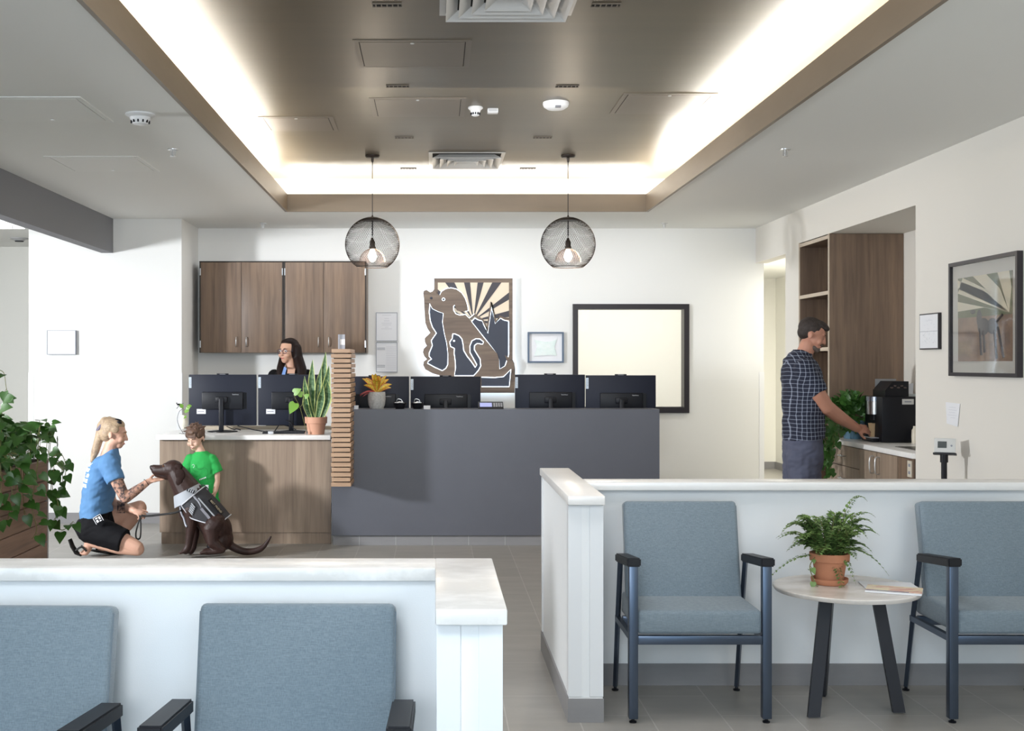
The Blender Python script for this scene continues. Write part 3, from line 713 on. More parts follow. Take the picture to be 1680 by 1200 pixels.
# slat screen
t = thing('slat_screen', 'stacked blond wood slat screen standing between the wood desk and the grey desk', 'screen', (-.735, 9.66, 0))
sx0, sx1, sy0, sy1 = -.8125, -.655, 9.62, 9.995
n = 28; z0, z1 = .52, 1.615; ph = (z1 - z0) / n
bx('core', mat('dark_core', (.03, .022, .018), .8), t, sx0 + .02, sx1 - .02, sy0 + .02, sy1 - .01, z0 + .004, z1 - .004)
for i in range(n):
    o_ = .006 if i % 2 else 0
    MB().box(sx0 + o_ * .6, sx1 - o_, sy0 + o_, 10.18 if z0 + i * ph > 1.125 else sy1, z0 + i * ph + .0045, z0 + (i + 1) * ph - .0035, bev=.0015, seg=1).done('slat', SLATW, t)
bx('mounting_bracket', BLACK, t, sx0 + .03, sx1 - .03, sy1 - .012, 10.0, z0 + .1, z0 + .5)
t = thing('sign_holder', 'small clear sign holder with a white sticker on top of the slat screen', 'sign holder', (-.74, 9.9, 1.6115))
q = MB(); q.box(wx(555, 9.9), wx(566, 9.9), 9.895, 9.899, 1.6115, wz(549, 9.9)).box(wx(555, 9.9), wx(557, 9.9), 9.88, 9.93, 1.6115, wz(549, 9.9)); q.done('holder', mat('grey_acrylic', (.3, .3, .33), .2), t)
bx('sticker', PAPER, t, wx(558, 9.9), wx(566, 9.9), 9.892, 9.895, wz(566, 9.9), wz(557, 9.9))

# monitors
MONB = mat('monitor_back_plastic', (.010, .013, .026), .5, bump=(700, .1), spec=.3); MONC = mat('monitor_black', (.006, .007, .011), .45, spec=.3)
def monitor(label, zb=.905, neck=True, cw=.585, hh=.44, lift=.055):
    t = thing('computer_monitor', label, 'monitor', (0, 0, 0), 'black computer monitors on the reception desks')
    z0 = zb + lift; z1 = z0 + hh; w = cw / 2
    s = MB().box(-w, w, 0, .022, z0, z1, bev=.004).done('screen_housing', MONB, t)
    bx('screen', mat('screen_glass', (.02, .02, .03), .1), t, -w + .008, w - .008, .0215, .0235, z0 + .012, z1 - .008)
    bx('rear_cover', MONC, s, -w * .60, w * .62, -.03, .001, z0 + .14, z0 + .29, bev=.008)
    bx('vent_strip', BLACK, s, w * .60, w * .72, -.0015, .001, z0 + .145, z0 + .285)
    b = MB().box(-.05, .05, .0, .02, z1, z1 + .010, bev=.002).done('webcam_bar', BLACK, t)
    bx('webcam_label', mat('grey_plastic2', (.3, .3, .32), .5), b, -.025, .025, -.0012, 0, z1 + .002, z1 + .007)
    l = bx('brand_sticker', mat('silver_sticker', (.62, .72, .82), .3), t, -w + .002, -w + .024, -.0012, 0, z1 - .115, z1 - .022)
    text('sticker_lettering', 'Lenovo', .024, (-w + .013, -.0016, z1 - .068), (R(90), R(-90), 0), INK, l, sx=1.05)
    l = bx('asset_label', PAPER, t, -w + .07, -w + .148, -.0015, 0, z0 + .10, z0 + .142)
    m = MB(); m.box(-w + .078, -w + .135, -.002, -.0015, z0 + .118, z0 + .124); m.done('label_print', INK, l)
    text('logo_lettering', 'ThinkVision', .012, (w * .40, -.0312, z0 + .268), (R(90), 0, 0), mat('silver_print', (.6, .62, .66), .4), t)
    MB().box(-.02, .02, -.075, -.045, zb + .008, z0 + .24, bev=.006).box(-.05, .05, -.06, -.028, z0 + .20, z0 + .25, bev=.006).done('stand_neck', BLACK, t)
    MB().lathe((0, 0, 0), [(.13, zb), (.13, zb + .006), (.04, zb + .014)], n=36).done('stand_base', BLACK, t)
    return t
MY = 10.55
ma = monitor('left of two black monitors on the wood desk, above the boy')
cxm = wx(365, MY); ma.location = (cxm, MY, 0)
dup(ma, (wx(479, MY), MY, 0), 'right of two black monitors on the wood desk, in front of the seated receptionist', R(1))
mb = monitor('black monitor directly below the carved sign, behind the grey desk', zb=.75, lift=.195, cw=.60)
M2 = 10.45
mb.location = (wx(731, M2), M2, 0)
dup(mb, (wx(614, M2 + .05), M2 + .05, 0), 'black monitor behind the orange croton plant, leftmost behind the grey desk', R(-1))
dup(mb, (wx(902.5, M2), M2, .016), 'black monitor right of the desk phone, second from right behind the grey desk', R(.5))
dup(mb, (wx(1018.5, M2), M2, .010), 'rightmost black monitor, at the right end of the grey desk', R(-.8))
for o in COL.objects:   # the raised pair stands on small risers
    pass
for px, nm in ((902.5, 'thin dark riser under the second monitor from the right'), (1018.5, 'thin dark riser under the rightmost monitor')):
    tag(bx('monitor_riser', BLACK, None, wx(px, M2) - .14, wx(px, M2) + .14, M2 - .14, M2 + .14, .75, .766 if px < 1000 else .760), nm, 'riser')
# keyboard, cables, adapter on wood desk
t = thing('keyboard', 'black keyboard lying behind the right monitor stand on the wood desk', 'keyboard', (wx(478, 10.3), 10.32, .906))
bx('keyboard_body', BLACK, t, wx(432, 10.3), wx(500, 10.3), 10.24, 10.36, .906, .920, bev=.003)
m = MB()
for i in range(14):
    for j in range(4): m.box(wx(432, 10.3) + .012 + i * .0242, wx(432, 10.3) + .032 + i * .0242, 10.25 + j * .026, 10.271 + j * .026, .920, .925)
m.done('keys', mat('dark_key', (.03, .03, .035), .5), t)
o = MB(); o.box(wx(445, 10.2) - .022, wx(445, 10.2) + .022, 10.16, 10.19, .906, .93, bev=.003); o = o.done('cable_adapter', mat('grey_plastic3', (.5, .52, .55), .4)); tag(o, 'small grey cable adapter lying on the wood desk between the monitors', 'adapter')
for i, (a, b_) in enumerate((((372, 700), (395, 706)), ((390, 699), (430, 708)), ((420, 706), (475, 700)), ((470, 690), (486, 705)))):
    p = [W(a[0], a[1], 10.5), W((a[0] + b_[0]) / 2, a[1] + 5, 10.42), W((a[0] * .3 + b_[0] * .7), b_[1] - 2, 10.38), W(b_[0], b_[1], 10.38)]
    for q in p: q.z = max(q.z, .912)
    o = MB().tube(bez(p, 6), .0042, 7).done('cable', BLACK)
    tag(o, ['black cable hanging beside the left monitor stand', 'black cable curling across the middle of the wood desk', 'black cable crossing below the right monitor', 'black cable looping behind the snake plant pot'][i], 'cable', 'cables on the wood desk')

# snake plant
def m_uv(name, edge, mid, mid2):
    m = mat(name, mid, .4); nt = m.node_tree; b = nt.nodes['Principled BSDF']
    uv = nt.nodes.new('ShaderNodeUVMap'); sp = nt.nodes.new('ShaderNodeSeparateXYZ'); nt.links.new(uv.outputs[0], sp.inputs[0])
    d = mth(nt, 'ABSOLUTE', mth(nt, 'SUBTRACT', sp.outputs[0], .5)); f = mth(nt, 'GREATER_THAN', d, .37)
    n = nt.nodes.new('ShaderNodeTexNoise'); n.inputs['Scale'].default_value = 1
    mp = nt.nodes.new('ShaderNodeMapping'); mp.inputs['Scale'].default_value = (2.5, 16, 1); nt.links.new(uv.outputs[0], mp.inputs[0]); nt.links.new(mp.outputs[0], n.inputs['Vector'])
    mr = nt.nodes.new('ShaderNodeMapRange'); mr.inputs[1].default_value = .42; mr.inputs[2].default_value = .6; nt.links.new(n.outputs['Fac'], mr.inputs[0])
    a = mixc(nt, mr.outputs[0], mid, mid2); nt.links.new(mixc(nt, f, a, edge), b.inputs['Base Color']); return m
SNAKE = m_uv('snake_plant_leaf', (.50, .58, .20), (.03, .10, .03), (.12, .22, .09))
CROT = m_uv('croton_leaf', (.55, .10, .015), (.80, .50, .05), (.35, .36, .03))
def blade(m, base, tip, w, bend=Vector((0, 0, 0)), n=12, nrm=Vector((0, -1, 0)), prof=None):
    base = Vector(base); tip = Vector(tip); ax = (tip - base); sd = ax.cross(nrm).normalized(); prev = None
    for i in range(n + 1):
        u = i / n; c = base + ax * u + bend * (4 * u * (1 - u)); ww = w * (prof(u) if prof else (.55 + .9 * u if u < .5 else 1) * (1 - max(0, (u - .55) / .45) ** 1.6) * 1)
        ww = max(ww, .0008); cur = (c - sd * ww, c + nrm * -.25 * ww, c + sd * ww, u)
        if prev:
            m.quad(prev[0], prev[1], cur[1], cur[0], ((0, prev[3]), (.5, prev[3]), (.5, u), (0, u)))
            m.quad(prev[1], prev[2], cur[2], cur[1], ((.5, prev[3]), (1, prev[3]), (1, u), (.5, u)))
        prev = cur
sy = 10.18
t = thing('snake_plant', 'snake plant with yellow edged leaves in a terracotta pot beside the slat screen', 'potted plant', (wx(518.5, sy), sy, .906))
px0 = wx(518.5, sy); MB().lathe((px0, sy, .906), [(.068, 0), (.08, .09), (.092, .092), (.095, .145), (.084, .145), (.08, .125)]).done('pot', mat('peach_terracotta', (.62, .33, .22), .7), t)
MB().lathe((px0, sy, 1.03), [(.08, 0), (.04, .005), (.001, .006)]).done('soil', SOIL, t)
for (bx_, tx, ty, w, yy, bd) in ((513, 513, 590, .022, .0, -.01), (522, 534, 577, .024, .03, .0), (516, 500, 617, .018, -.02, -.02), (522, 540, 600, .026, -.01, .01), (525, 538, 624, .030, -.04, .02), (518, 527, 602, .02, .02, -.01), (512, 503, 640, .018, -.045, -.025), (520, 531, 632, .022, -.05, .005)):
    m = MB(); blade(m, (wx(bx_, sy), sy + yy * .4, 1.02), (wx(tx, sy), sy + yy, wz(ty, sy)), w * 1.5, Vector((bd, 0, 0))); m.done('leaf', SNAKE, t, fixn=False)
# pothos cutting next to it
t = thing('pothos_cutting', 'small pothos cutting reaching left from beside the snake plant', 'plant', (wx(502, sy), sy - .02, .906))
ml = MB(); ms = MB()
ms.tube(bez([W(503, 708, 10.10), W(498, 690, 10.10), W(492, 668, 10.08), W(484, 652, 10.08), W(482, 642, 10.08)]), .0022, 5)
ms.tube(bez([W(493, 668, 10.08), W(500, 655, 10.08), W(496, 648, 10.08)]), .0018, 5)
ms.tube(bez([W(494, 672, 10.08), W(484, 662, 10.08)]), .0018, 5)
for (a, b_, d, L) in ((482, 645, (.9, -.3, .5), .075), (484, 662, (-.5, -.3, -1), .10), (496, 648, (-.9, -.2, .3), .06), (500, 652, (.8, -.2, .5), .05)):
    leafshape(ml, W(a, b_, 10.08), d, (0, -1, .3), L, L * .85, 'heart', .1, .1)
ml.done('foliage', mat('bright_pothos_green', (.16, .33, .04), .4), t, fixn=False); ms.done('stems', STEM, t)
MB().lathe((wx(503, 10.10), 10.10, .906), [(.012, 0), (.013, .02), (.008, .03)], n=16).done('propagation_vial', GLASS, t)

# bird plant holder
by = 10.15
t = thing('bird_plant_holder', 'white vase on a curled black wire holder with a bird, left end of wood desk', 'vase', (wx(297, by), by, .906))
MB().tube(bez([W(301, 712, by), W(294, 700, by), W(291, 688, by), W(294, 676, by), W(300, 670, by), W(298, 664, by), W(292, 668, by), W(290, 671, by)]), .0022, 6).tube(bez([W(294, 711.5, by), W(301, 712, by - .05), W(308, 711.5, by)]), .0022, 6).done('wire_stand', BLACK, t)
MB().ell(W(293, 664, by), (.016, .008, .008)).ell(W(290, 662, by), (.006, .006, .006)).tube([W(296, 665, by), W(301, 662, by)], [.005, .001], 6).done('bird_finial', BLACK, t)
MB().lathe((wx(301, by), by, wz(704, by)), [(.014, 0), (.033, .03), (.036, .06), (.018, .1), (.02, .115)], n=24).done('vase', mat('cream_glaze', (.75, .72, .62), .3), t)
ml = MB(); ms = MB(); ms.tube(bez([W(302, 690, by), W(303, 680, by), W(300, 668, by)]), .002, 5)
for a, b_, d in ((302, 676, (1, -.2, .3)), (300, 670, (-.4, -.3, .8)), (305, 672, (.9, -.2, .6)), (301, 683, (.5, -.6, -.2)), (306, 668, (.8, 0, .2))):
    leafshape(ml, W(a, b_, by), d, (0, -1, .4), .045, .035, 'oval', .1, .1)
ml.done('foliage', MATS['bright_pothos_green'], t, fixn=False); ms.done('stems', STEM, t)

# items on the grey ledge
cy = 10.16; cx0 = wx(618, cy)
t = thing('croton_plant', 'yellow and orange croton in a speckled grey pot on the grey desk ledge', 'potted plant', (cx0, cy, 1.12))
MB().lathe((cx0, cy, 1.12), [(.055, 0), (.068, .03), (.074, .08), (.072, .125), (.07, .14), (.062, .14), (.062, .12)]).done('pot', mat('speckled_ceramic', (.52, .52, .50), .6, bump=(120, .5), noise_c=((60, 60, 60), (.36, .36, .35), .3)), t)
MB().lathe((cx0, cy, 1.24), [(.062, 0), (.001, .005)]).done('soil', SOIL, t)
m = MB(); random.seed(3)
ovp = lambda u: math.sin(math.pi * min(.98, u * .9 + .08)) ** .8
for k in range(22):
    a = k * 2.4; el = random.uniform(.1, 1.5); L = random.uniform(.11, .175)
    d = Vector((math.cos(a) * math.cos(el), math.sin(a) * math.cos(el) * .7, math.sin(el) + .1)).normalized()
    nr = Vector((0, -1, .3)) if abs(d.y) < .7 else Vector((0, -.3, 1))
    blade(m, (cx0, cy, 1.245 + .02 * el), Vector((cx0, cy, 1.25)) + d * L, .018, Vector((0, 0, .02)), 8, nr.normalized(), ovp)
m.done('leaves', CROT, t, fixn=False)
m = MB()
for k in range(4):
    a = R(150 + k * 22); blade(m, (cx0, cy - .02, 1.25), (cx0 + math.cos(a) * .14, cy - .05, 1.245 - .008 * k), .014, Vector((0, 0, .02)), 8, Vector((0, -.4, 1)).normalized(), ovp)
m.done('low_leaves', mat('crimson_leaf', (.32, .03, .03), .4), t, fixn=False)
for px, lab in ((656, 'small black bowl of white mints right beside the croton plant'), (685, 'small black bowl of white mints, the one farther right from the croton plant')):
    bxx = wx(px, 10.12)
    t = thing('candy_bowl', lab, 'bowl', (bxx, 10.12, 1.12), 'black mint bowls on the grey desk')
    MB().lathe((bxx, 10.12, 1.12), [(.035, 0), (.048, .025), (.056, .05), (.052, .05), (.042, .02), (.03, .006)], n=28).done('bowl', BLACK, t)
    random.seed(px); m = MB()
    for k in range(30):
        a = random.uniform(0, 6.28); r = random.uniform(0, .036); m.ell((bxx + math.cos(a) * r, 10.12 + math.sin(a) * r, 1.155 + random.uniform(0, .022)), (.011, .009, .006), n=8)
    m.done('mints', PAPER, t)['kind'] = 'stuff'
    MB().tube(bez([(bxx - .03, 10.12, 1.165), (bxx - .02, 10.12, 1.20), (bxx + .012, 10.12, 1.195), (bxx + .025, 10.12, 1.165)], 6), .0022, 6).done('scoop', CHROME, t)
t = thing('desk_phone', 'black desk phone with a blue lit display on the grey desk ledge', 'phone', (wx(805, 10.12), 10.12, 1.12))
Mt = Matrix.Translation((wx(805, 10.12), 10.12, 1.122)) @ Matrix.Rotation(R(28), 4, 'X')
MB().box(-.105, .105, -.05, .07, -.0, .028, bev=.004, M=Mt).done('phone_body', BLACK, t)
MB().box(-.09, .01, -.02, .045, .028, .030, M=Mt).done('display', mat('blue_display', (.2, .22, .4), .3, emit=(.25, .28, .6), es=.5), t)
m = MB()
for i in range(4):
    for j in range(3): m.box(.022 + i * .02, .036 + i * .02, -.02 + j * .022, -.006 + j * .022, .028, .032, M=Mt)
m.done('buttons', MATS['grey_plastic2'], t)
o = MB().box(wx(695, 10.06), wx(706, 10.06), 10.05, 10.09, 1.12, 1.148).done('business_cards', PAPER); tag(o, 'small stack of white business cards beside the right mint bowl', 'cards')
o = MB().box(wx(581, 10.06), wx(588, 10.06), 10.05, 10.09, 1.12, 1.15).done('tissue_packet', PAPER); tag(o, 'small white packet at the left end of the grey desk ledge by the slat screen', 'packet')

# upper cabinets
CY = 11.87
def cabinet(px0, px1, split, label):
    x0, x1 = wx(px0, CY), wx(px1, CY); z0, z1 = wz(579, CY), wz(430, CY)
    t = thing('wall_cabinet', label, 'cabinet', ((x0 + x1) / 2, CY + .16, z0))
    bx('cabinet_body', WOOD, t, x0, x1, CY + .02, 12.198, z0, z1)
    bx('top_edge', mat('dark_edge', (.02, .016, .014), .7), t, x0, x1, CY, CY + .05, z1, z1 + .008)
    sx = wx(split, CY)
    for a, b_, hx, hg in ((x0 + .014, sx - .002, sx - .05, x0 + .010), (sx + .002, x1 - .014, sx + .05, x1 - .010)):
        d = bx('door', WOOD, t, a, b_, CY, CY + .0195, z0 + .003, z1 - .006, bev=.001)
        MB().tube(bez([(hx, CY, z0 + .06), (hx, CY - .022, z0 + .07), (hx, CY - .022, z0 + .14), (hx, CY, z0 + .15)], 4), .0045, 8).done('handle', CHROME, d)
        for zz in (z0 + .05, z1 - .13): bx('hinge', CHROME, d, hg - .005, hg + .005, CY - .006, CY + .002, zz, zz + .068)
    bx('stile', mat('dark_gap', (.035, .028, .024), .7), t, x0, x0 + .012, CY + .004, CY + .02, z0, z1)
    bx('stile', MATS['dark_gap'], t, x1 - .012, x1, CY + .004, CY + .02, z0, z1)
cabinet(327, 465, 396, 'left wood grain wall cabinet above the monitors')
cabinet(465.6, 601, 531, 'right wood grain wall cabinet behind the receptionist and slat screen')

# ================================================================== BACK WALL ITEMS
def framed(x0, x1, y0, y1, Y, label, fm, name='framed_certificate', fw=.01, d=.02):
    a0, a1, z0, z1 = wx(x0, Y), wx(x1, Y), wz(y1, Y), wz(y0, Y)
    t = thing(name, label, 'picture frame', ((a0 + a1) / 2, Y, z0))
    MB().box(a0, a1, Y - d, Y - .001, z1 - fw, z1).box(a0, a1, Y - d, Y - .001, z0, z0 + fw).box(a0, a0 + fw, Y - d, Y - .001, z0 + fw, z1 - fw).box(a1 - fw, a1, Y - d, Y - .001, z0 + fw, z1 - fw).done('frame', fm, t)
    bx('sheet', PAPER, t, a0 + fw, a1 - fw, Y - .008, Y - .001, z0 + fw, z1 - fw)
    return t, a0, a1, z0, z1
BLUEF = mat('slate_frame', (.09, .13, .20), .4)
t, a0, a1, z0, z1 = framed(617, 652, 513, 560, 12.2, 'framed white document, upper of the two left of the carved sign', mat('thin_grey_frame', (.25, .27, .32), .4), fw=.005, d=.012)
m = MB()
for k, (w, zz) in enumerate(((.5, .9), (.25, .78), (.3, .70), (.55, .62), (.5, .56), (.2, .48), (.6, .42))): m.box((a0 + a1) / 2 - w * .09, (a0 + a1) / 2 + w * .09, 12.190, 12.192, z0 + (z1 - z0) * zz, z0 + (z1 - z0) * zz + .004)
m.done('print', PALEINK, t)
t, a0, a1, z0, z1 = framed(617, 652, 562, 611, 12.2, 'framed white document, lower of the two left of the carved sign', MATS['thin_grey_frame'], fw=.005, d=.012)
m = MB()
for zz, w in ((.80, .4), (.75, .4), (.22, .4), (.17, .4)): m.box(a0 + .01, a0 + .01 + .2 * w, 12.190, 12.192, z0 + (z1 - z0) * zz, z0 + (z1 - z0) * zz + .005)
m.done('print', INK, t)
m = MB()
for k in range(14): m.box(a0 + .10, a1 - .012, 12.190, 12.192, z0 + .03 + k * .017, z0 + .033 + k * .017)
m.done('fine_print', PALEINK, t)
t, a0, a1, z0, z1 = framed(865.5, 924.5, 545, 595.5, 12.2, 'blue framed crumpled plastic sheet right of the carved sign', BLUEF, 'framed_picture', fw=.016, d=.03)
SHEET = mat('glossy_crinkled_film', (.80, .86, .84), .15, bump=(14, 1.0), noise_c=((6, 6, 9), (.62, .74, .70), .3))
cxx, czz = (a0 + a1) / 2, (z0 + z1) / 2
pl = [(-.115, .075), (-.06, .066), (0, .055), (.06, .062), (.115, .082), (.10, .045), (.085, .0), (.10, -.04), (.11, -.085), (.05, -.075), (0, -.08), (-.115, -.085), (-.10, -.04), (-.085, .01), (-.10, .045)]
MB().prism([(cxx + a, 12.185, czz + b_) for a, b_ in pl], (0, .004, 0)).done('crinkled_film', SHEET, t)
t, a0, a1, z0, z1 = framed(79, 126, 542.5, 582, 11.4, 'white canvas map drawing hanging alone on the left white wall', MATS['thin_grey_frame'], 'framed_map', fw=.004, d=.04)
bx('panel', PAPER, t, a0 + .002, a1 - .002, 11.365, 11.39, z0 + .002, z1 - .002)
m = MB(); random.seed(2)
for k in range(60):
    x = random.uniform(a0 + .04, a1 - .03); z = random.uniform(z0 + .03, z1 - .04); m.tube([(x, 11.3645, z), (x + random.uniform(-.02, .02), 11.3645, z + random.uniform(-.02, .02))], .0009, 3)
m.done('drawing', PALEINK, t)
o = MB().box(-4.3, -3.66, 13.06, 13.1, wz(637, 13.1), wz(495, 13.1)).done('dark_wall_frame', mat('dark_brown_frame', (.05, .022, .018), .4)); tag(o, 'dark brown framed panel on the cream wall at the far left opening', 'picture frame')

# carved sign -------------------------------------------------------
def Z5(x, y, Y): return W(560 + x / 4.284, 440 + y / 4.284, Y)
SY = 12.12
t = thing('carved_sign', 'backlit carved wooden dog and cat logo sign with sun rays on the back wall', 'sign', (wx(770, SY), SY, wz(645, SY)))
SIGNW = m_wood('sign_oak', (.20, .145, .105), (.15, .105, .078), (.085, .06, .045), grain=(1.8, 26, 30), streak=(.6, 5, 6))
GLOW = mat('cool_led_edge', (1, 1, 1), .5, emit=(.72, .86, 1), es=2.2)
HALO = mat('cool_led_halo', (1, 1, 1), .5, emit=(.66, .82, 1), es=5.0)
board = [(652, 72), (1204, 72), (1204, 640), (1215, 665), (1222, 710), (1218, 878), (700, 878), (690, 755), (640, 740), (590, 712), (575, 682), (580, 655), (600, 640), (582, 618), (573, 592), (580, 565), (600, 545), (587, 520), (586, 495), (600, 478), (625, 455), (605, 425), (590, 385), (584, 300), (581, 220), (575, 175), (585, 157), (602, 154), (625, 168), (640, 165), (652, 150)]
def P(pts, Y, d, name, mm, par=t): return MB().prism([Z5(a, b_, Y) for a, b_ in pts], (0, d, 0)).done(name, mm, par)
P(board, SY, .03, 'backboard', SIGNW)
# halo: led strip running behind the board edge
cxb, cyb = 900, 470
m = MB(); m.tube([Z5(cxb + (a - cxb) * .975, cyb + (b_ - cyb) * .98, SY + .045) for a, b_ in board + board[:1]], .009, 5); m.done('halo_strip', HALO, t)
P([(678, 102), (1178, 102), (1178, 640), (678, 640)], SY - .004, .006, 'sun_panel', mat('cream_acrylic', (.72, .61, .47), .5, emit=(1, .9, .75), es=.05))
RAYD = mat('dark_ray', (.05, .045, .055), .5)
c = (928, 368)
for a, b_ in (((730, 102), (795, 102)), ((862, 102), (905, 102)), ((958, 102), (1000, 102)), ((1060, 102), (1125, 102)), ((1178, 172), (1178, 222)), ((1178, 300), (1178, 345)), ((678, 150), (678, 200)), ((678, 250), (678, 290)), ((1178, 380), (1178, 420)), ((1100, 520), (1060, 560))):
    P([a, b_, c], SY - .007, .003, 'sun_ray', RAYD)
mount = [(915, 378), (938, 352), (965, 366), (990, 372), (1002, 400), (1030, 458), (1056, 275), (1082, 392), (1118, 352), (1140, 365), (1176, 375), (1176, 610), (1150, 690), (1112, 712), (1108, 650), (1090, 600), (1000, 485)]
P(mount, SY - .013, .006, 'slate_mountains', SLATE)
hb = [(905, 355), (935, 325), (960, 350), (990, 362), (1006, 392), (1026, 452), (1055, 240), (1086, 390), (1116, 340), (1145, 355), (1178, 358)]
def strip(pts, w, Y, d, name, mm):
    m = MB(); pp = [Vector((a, b_)) for a, b_ in pts]; L = []; Rr = []
    for i, p_ in enumerate(pp):
        dd = (pp[min(i + 1, len(pp) - 1)] - pp[max(i - 1, 0)]).normalized(); n_ = Vector((-dd.y, dd.x)) * w; L.append(p_ + n_); Rr.append(p_ - n_)
    for i in range(len(pp) - 1): m.prism([Z5(q.x, q.y, Y) for q in (L[i], L[i + 1], Rr[i + 1], Rr[i])], (0, d, 0))
    m.done(name, mm, t)
strip(hb, 8, SY - .019, .006, 'heartbeat_line', SIGNW)
left = [(622, 250), (640, 285), (680, 305), (718, 318), (712, 380), (725, 460), (742, 530), (750, 600), (748, 680), (735, 705), (710, 722), (660, 700), (605, 670), (612, 655), (634, 640), (617, 620), (619, 595), (640, 545), (632, 510), (668, 458), (640, 415), (625, 370), (618, 310)]
P(left, SY - .010, .010, 'slate_panel', SLATE)
dog = [(578, 162), (602, 156), (625, 172), (655, 160), (672, 182), (692, 190), (705, 165), (735, 147), (770, 141), (810, 150), (845, 175), (870, 215), (885, 260), (888, 292), (870, 303), (838, 306), (812, 298), (797, 262), (789, 268), (790, 298), (805, 322), (835, 332), (872, 326), (890, 350), (915, 378), (1000, 488), (1095, 602), (1110, 650), (1112, 712), (1150, 690), (1165, 660), (1150, 612), (1175, 628), (1200, 640), (1216, 668), (1218, 705), (1190, 740), (1140, 762), (1080, 768), (930, 768), (700, 760), (735, 712), (750, 680), (750, 600), (742, 530), (725, 460), (712, 380), (718, 318), (680, 305), (640, 285), (622, 250), (590, 245), (581, 210)]
P(dog, SY - .024, .024, 'dog_silhouette', SIGNW)
cat = [(783, 462), (800, 464), (828, 476), (848, 500), (856, 540), (860, 580), (885, 622), (915, 660), (942, 700), (952, 680), (930, 640), (905, 595), (903, 550), (918, 512), (945, 497), (975, 499), (1000, 520), (993, 536), (955, 530), (936, 545), (935, 575), (950, 600), (975, 640), (980, 690), (962, 722), (930, 757), (795, 757), (803, 700), (800, 650), (793, 600), (795, 565), (768, 552), (762, 520), (780, 495)]
P(cat, SY - .028, .004, 'cat_silhouette', SLATE)
P([(985, 768), (1080, 770), (1140, 764), (1192, 712), (1180, 832), (985, 832)], SY - .026, .022, 'slate_base', SLATE)
MB().ell(Z5(718, 220, SY - .026), (.016, .004, .016)).ell(Z5(792, 512, SY - .03), (.009, .003, .009)).done('eye_light', GLOW, t)
MB().ell(Z5(718, 220, SY - .029), (.011, .004, .011)).ell(Z5(632, 211, SY - .028), (.014, .004, .012)).done('eye_dark', SLATE, t)
m = MB()
for pl_, Y in ((left, SY - .012), (mount, SY - .016), (cat, SY - .029)):
    m.tube([Z5(a, b_, Y) for a, b_ in pl_ + pl_[:1]], .0038, 5, cap=False)
m.tube([Z5(a, b_, SY - .02) for a, b_ in [(692, 192), (705, 163), (735, 145), (770, 139), (810, 148), (845, 173), (872, 215), (888, 262), (892, 300), (870, 306)]], .0034, 5)
m.tube([Z5(a, b_, SY - .025) for a, b_ in [(797, 262), (789, 268), (790, 298), (805, 322), (835, 332), (872, 326), (900, 352), (935, 322)]], .0034, 5)
m.tube([Z5(a, b_, SY - .03) for a, b_ in [(985, 768), (1080, 770), (1140, 764), (1192, 712), (1180, 834), (985, 834)]], .0038, 5)
m.done('lit_outline', GLOW, t)
# ================================================================== NICHE (coffee station)
t = thing('shelf_cabinet', 'tall wood grain open shelf cabinet in the niche behind the standing man', 'shelf unit', (3.5, 10.3, 0))
SY0, SY1 = 9.91, NY1 - .003; X0, X1 = RX - .012, RX + ND - .003
bx('side_panel', WOOD, t, X0 + .008, X1, SY0, SY0 + .02, 0, NZ - .003)
bx('side_panel', WOOD, t, X0 + .008, X1, SY1 - .02, SY1, 0, NZ - .003)
bx('back_panel', WOOD, t, X1 - .02, X1, SY0 + .02, SY1 - .02, 0, NZ - .003)
zs = [wz(383, SY0) - .004, 0, 0, 0]
for z in (2.515, 2.06, 1.60, 1.14, .70, .1):
    s = bx('shelf', WOOD, t, X0 + .012, X1 - .02, SY0 + .02, SY1 - .02, z, z + .03)
    bx('edge_band', WOODE, s, X0 + .002, X0 + .012, SY0 + .018, SY1 - .018, z, z + .03)
for y in (SY0, SY1 - .02):
    bx('edge_band', WOODE, t, X0, X0 + .008, y, y + .02, 0, NZ - .003)
t = thing('coffee_counter', 'wood grain base cabinets under a white counter in the coffee niche', 'counter', (3.5, 9.0, 0))
bx('cabinet_body', WOOD, t, RX + .005, X1, NY0 + .003, SY0 - .002, .1, .856)
bx('toe_kick', BLACK, t, RX + .06, X1, NY0 + .003, SY0 - .002, 0, .098)
bx('countertop', STONE, t, RX - .02, X1, NY0 + .003, SY0 - .002, .858, .895, bev=.003)
bx('backsplash', STONE, t, X1 - .02, X1, NY0 + .003, SY0 - .002, .896, 1.0)
fx0 = RX - .014
def hnd(par, y, za, zb, horiz=False):
    if horiz: pts = [(fx0, y - .05, za), (fx0 - .028, y - .045, za), (fx0 - .028, y + .045, za), (fx0, y + .05, za)]
    else: pts = [(fx0, y, za), (fx0 - .03, y, za + .008), (fx0 - .03, y, zb - .008), (fx0, y, zb)]
    MB().tube(bez(pts, 4), .0055, 8).done('handle', CHROME, par)
d = bx('drawer', WOODD, t, fx0, RX + .004, 9.19, 9.885, .70, .852); hnd(d, 9.55, .775, 0, True)
d = bx('drawer', WOODD, t, fx0, RX + .004, 9.19, 9.885, .38, .694); hnd(d, 9.55, .60, 0, True)
d = bx('door', WOODD, t, fx0, RX + .004, 8.83, 9.182, .12, .852); hnd(d, 8.88, .70, .82)
d = bx('door', WOODD, t, fx0, RX + .004, 8.44, 8.824, .12, .852); hnd(d, 8.77, .70, .82)
bx('filler_panel', WOOD, t, fx0 + .006, RX + .004, 8.16, 8.43, .12, .852)
o = bx('outlet_plate', mat('ivory_plastic', (.65, .6, .5), .4), t, fx0 + .001, fx0 + .006, 8.19, 8.26, .73, .84)
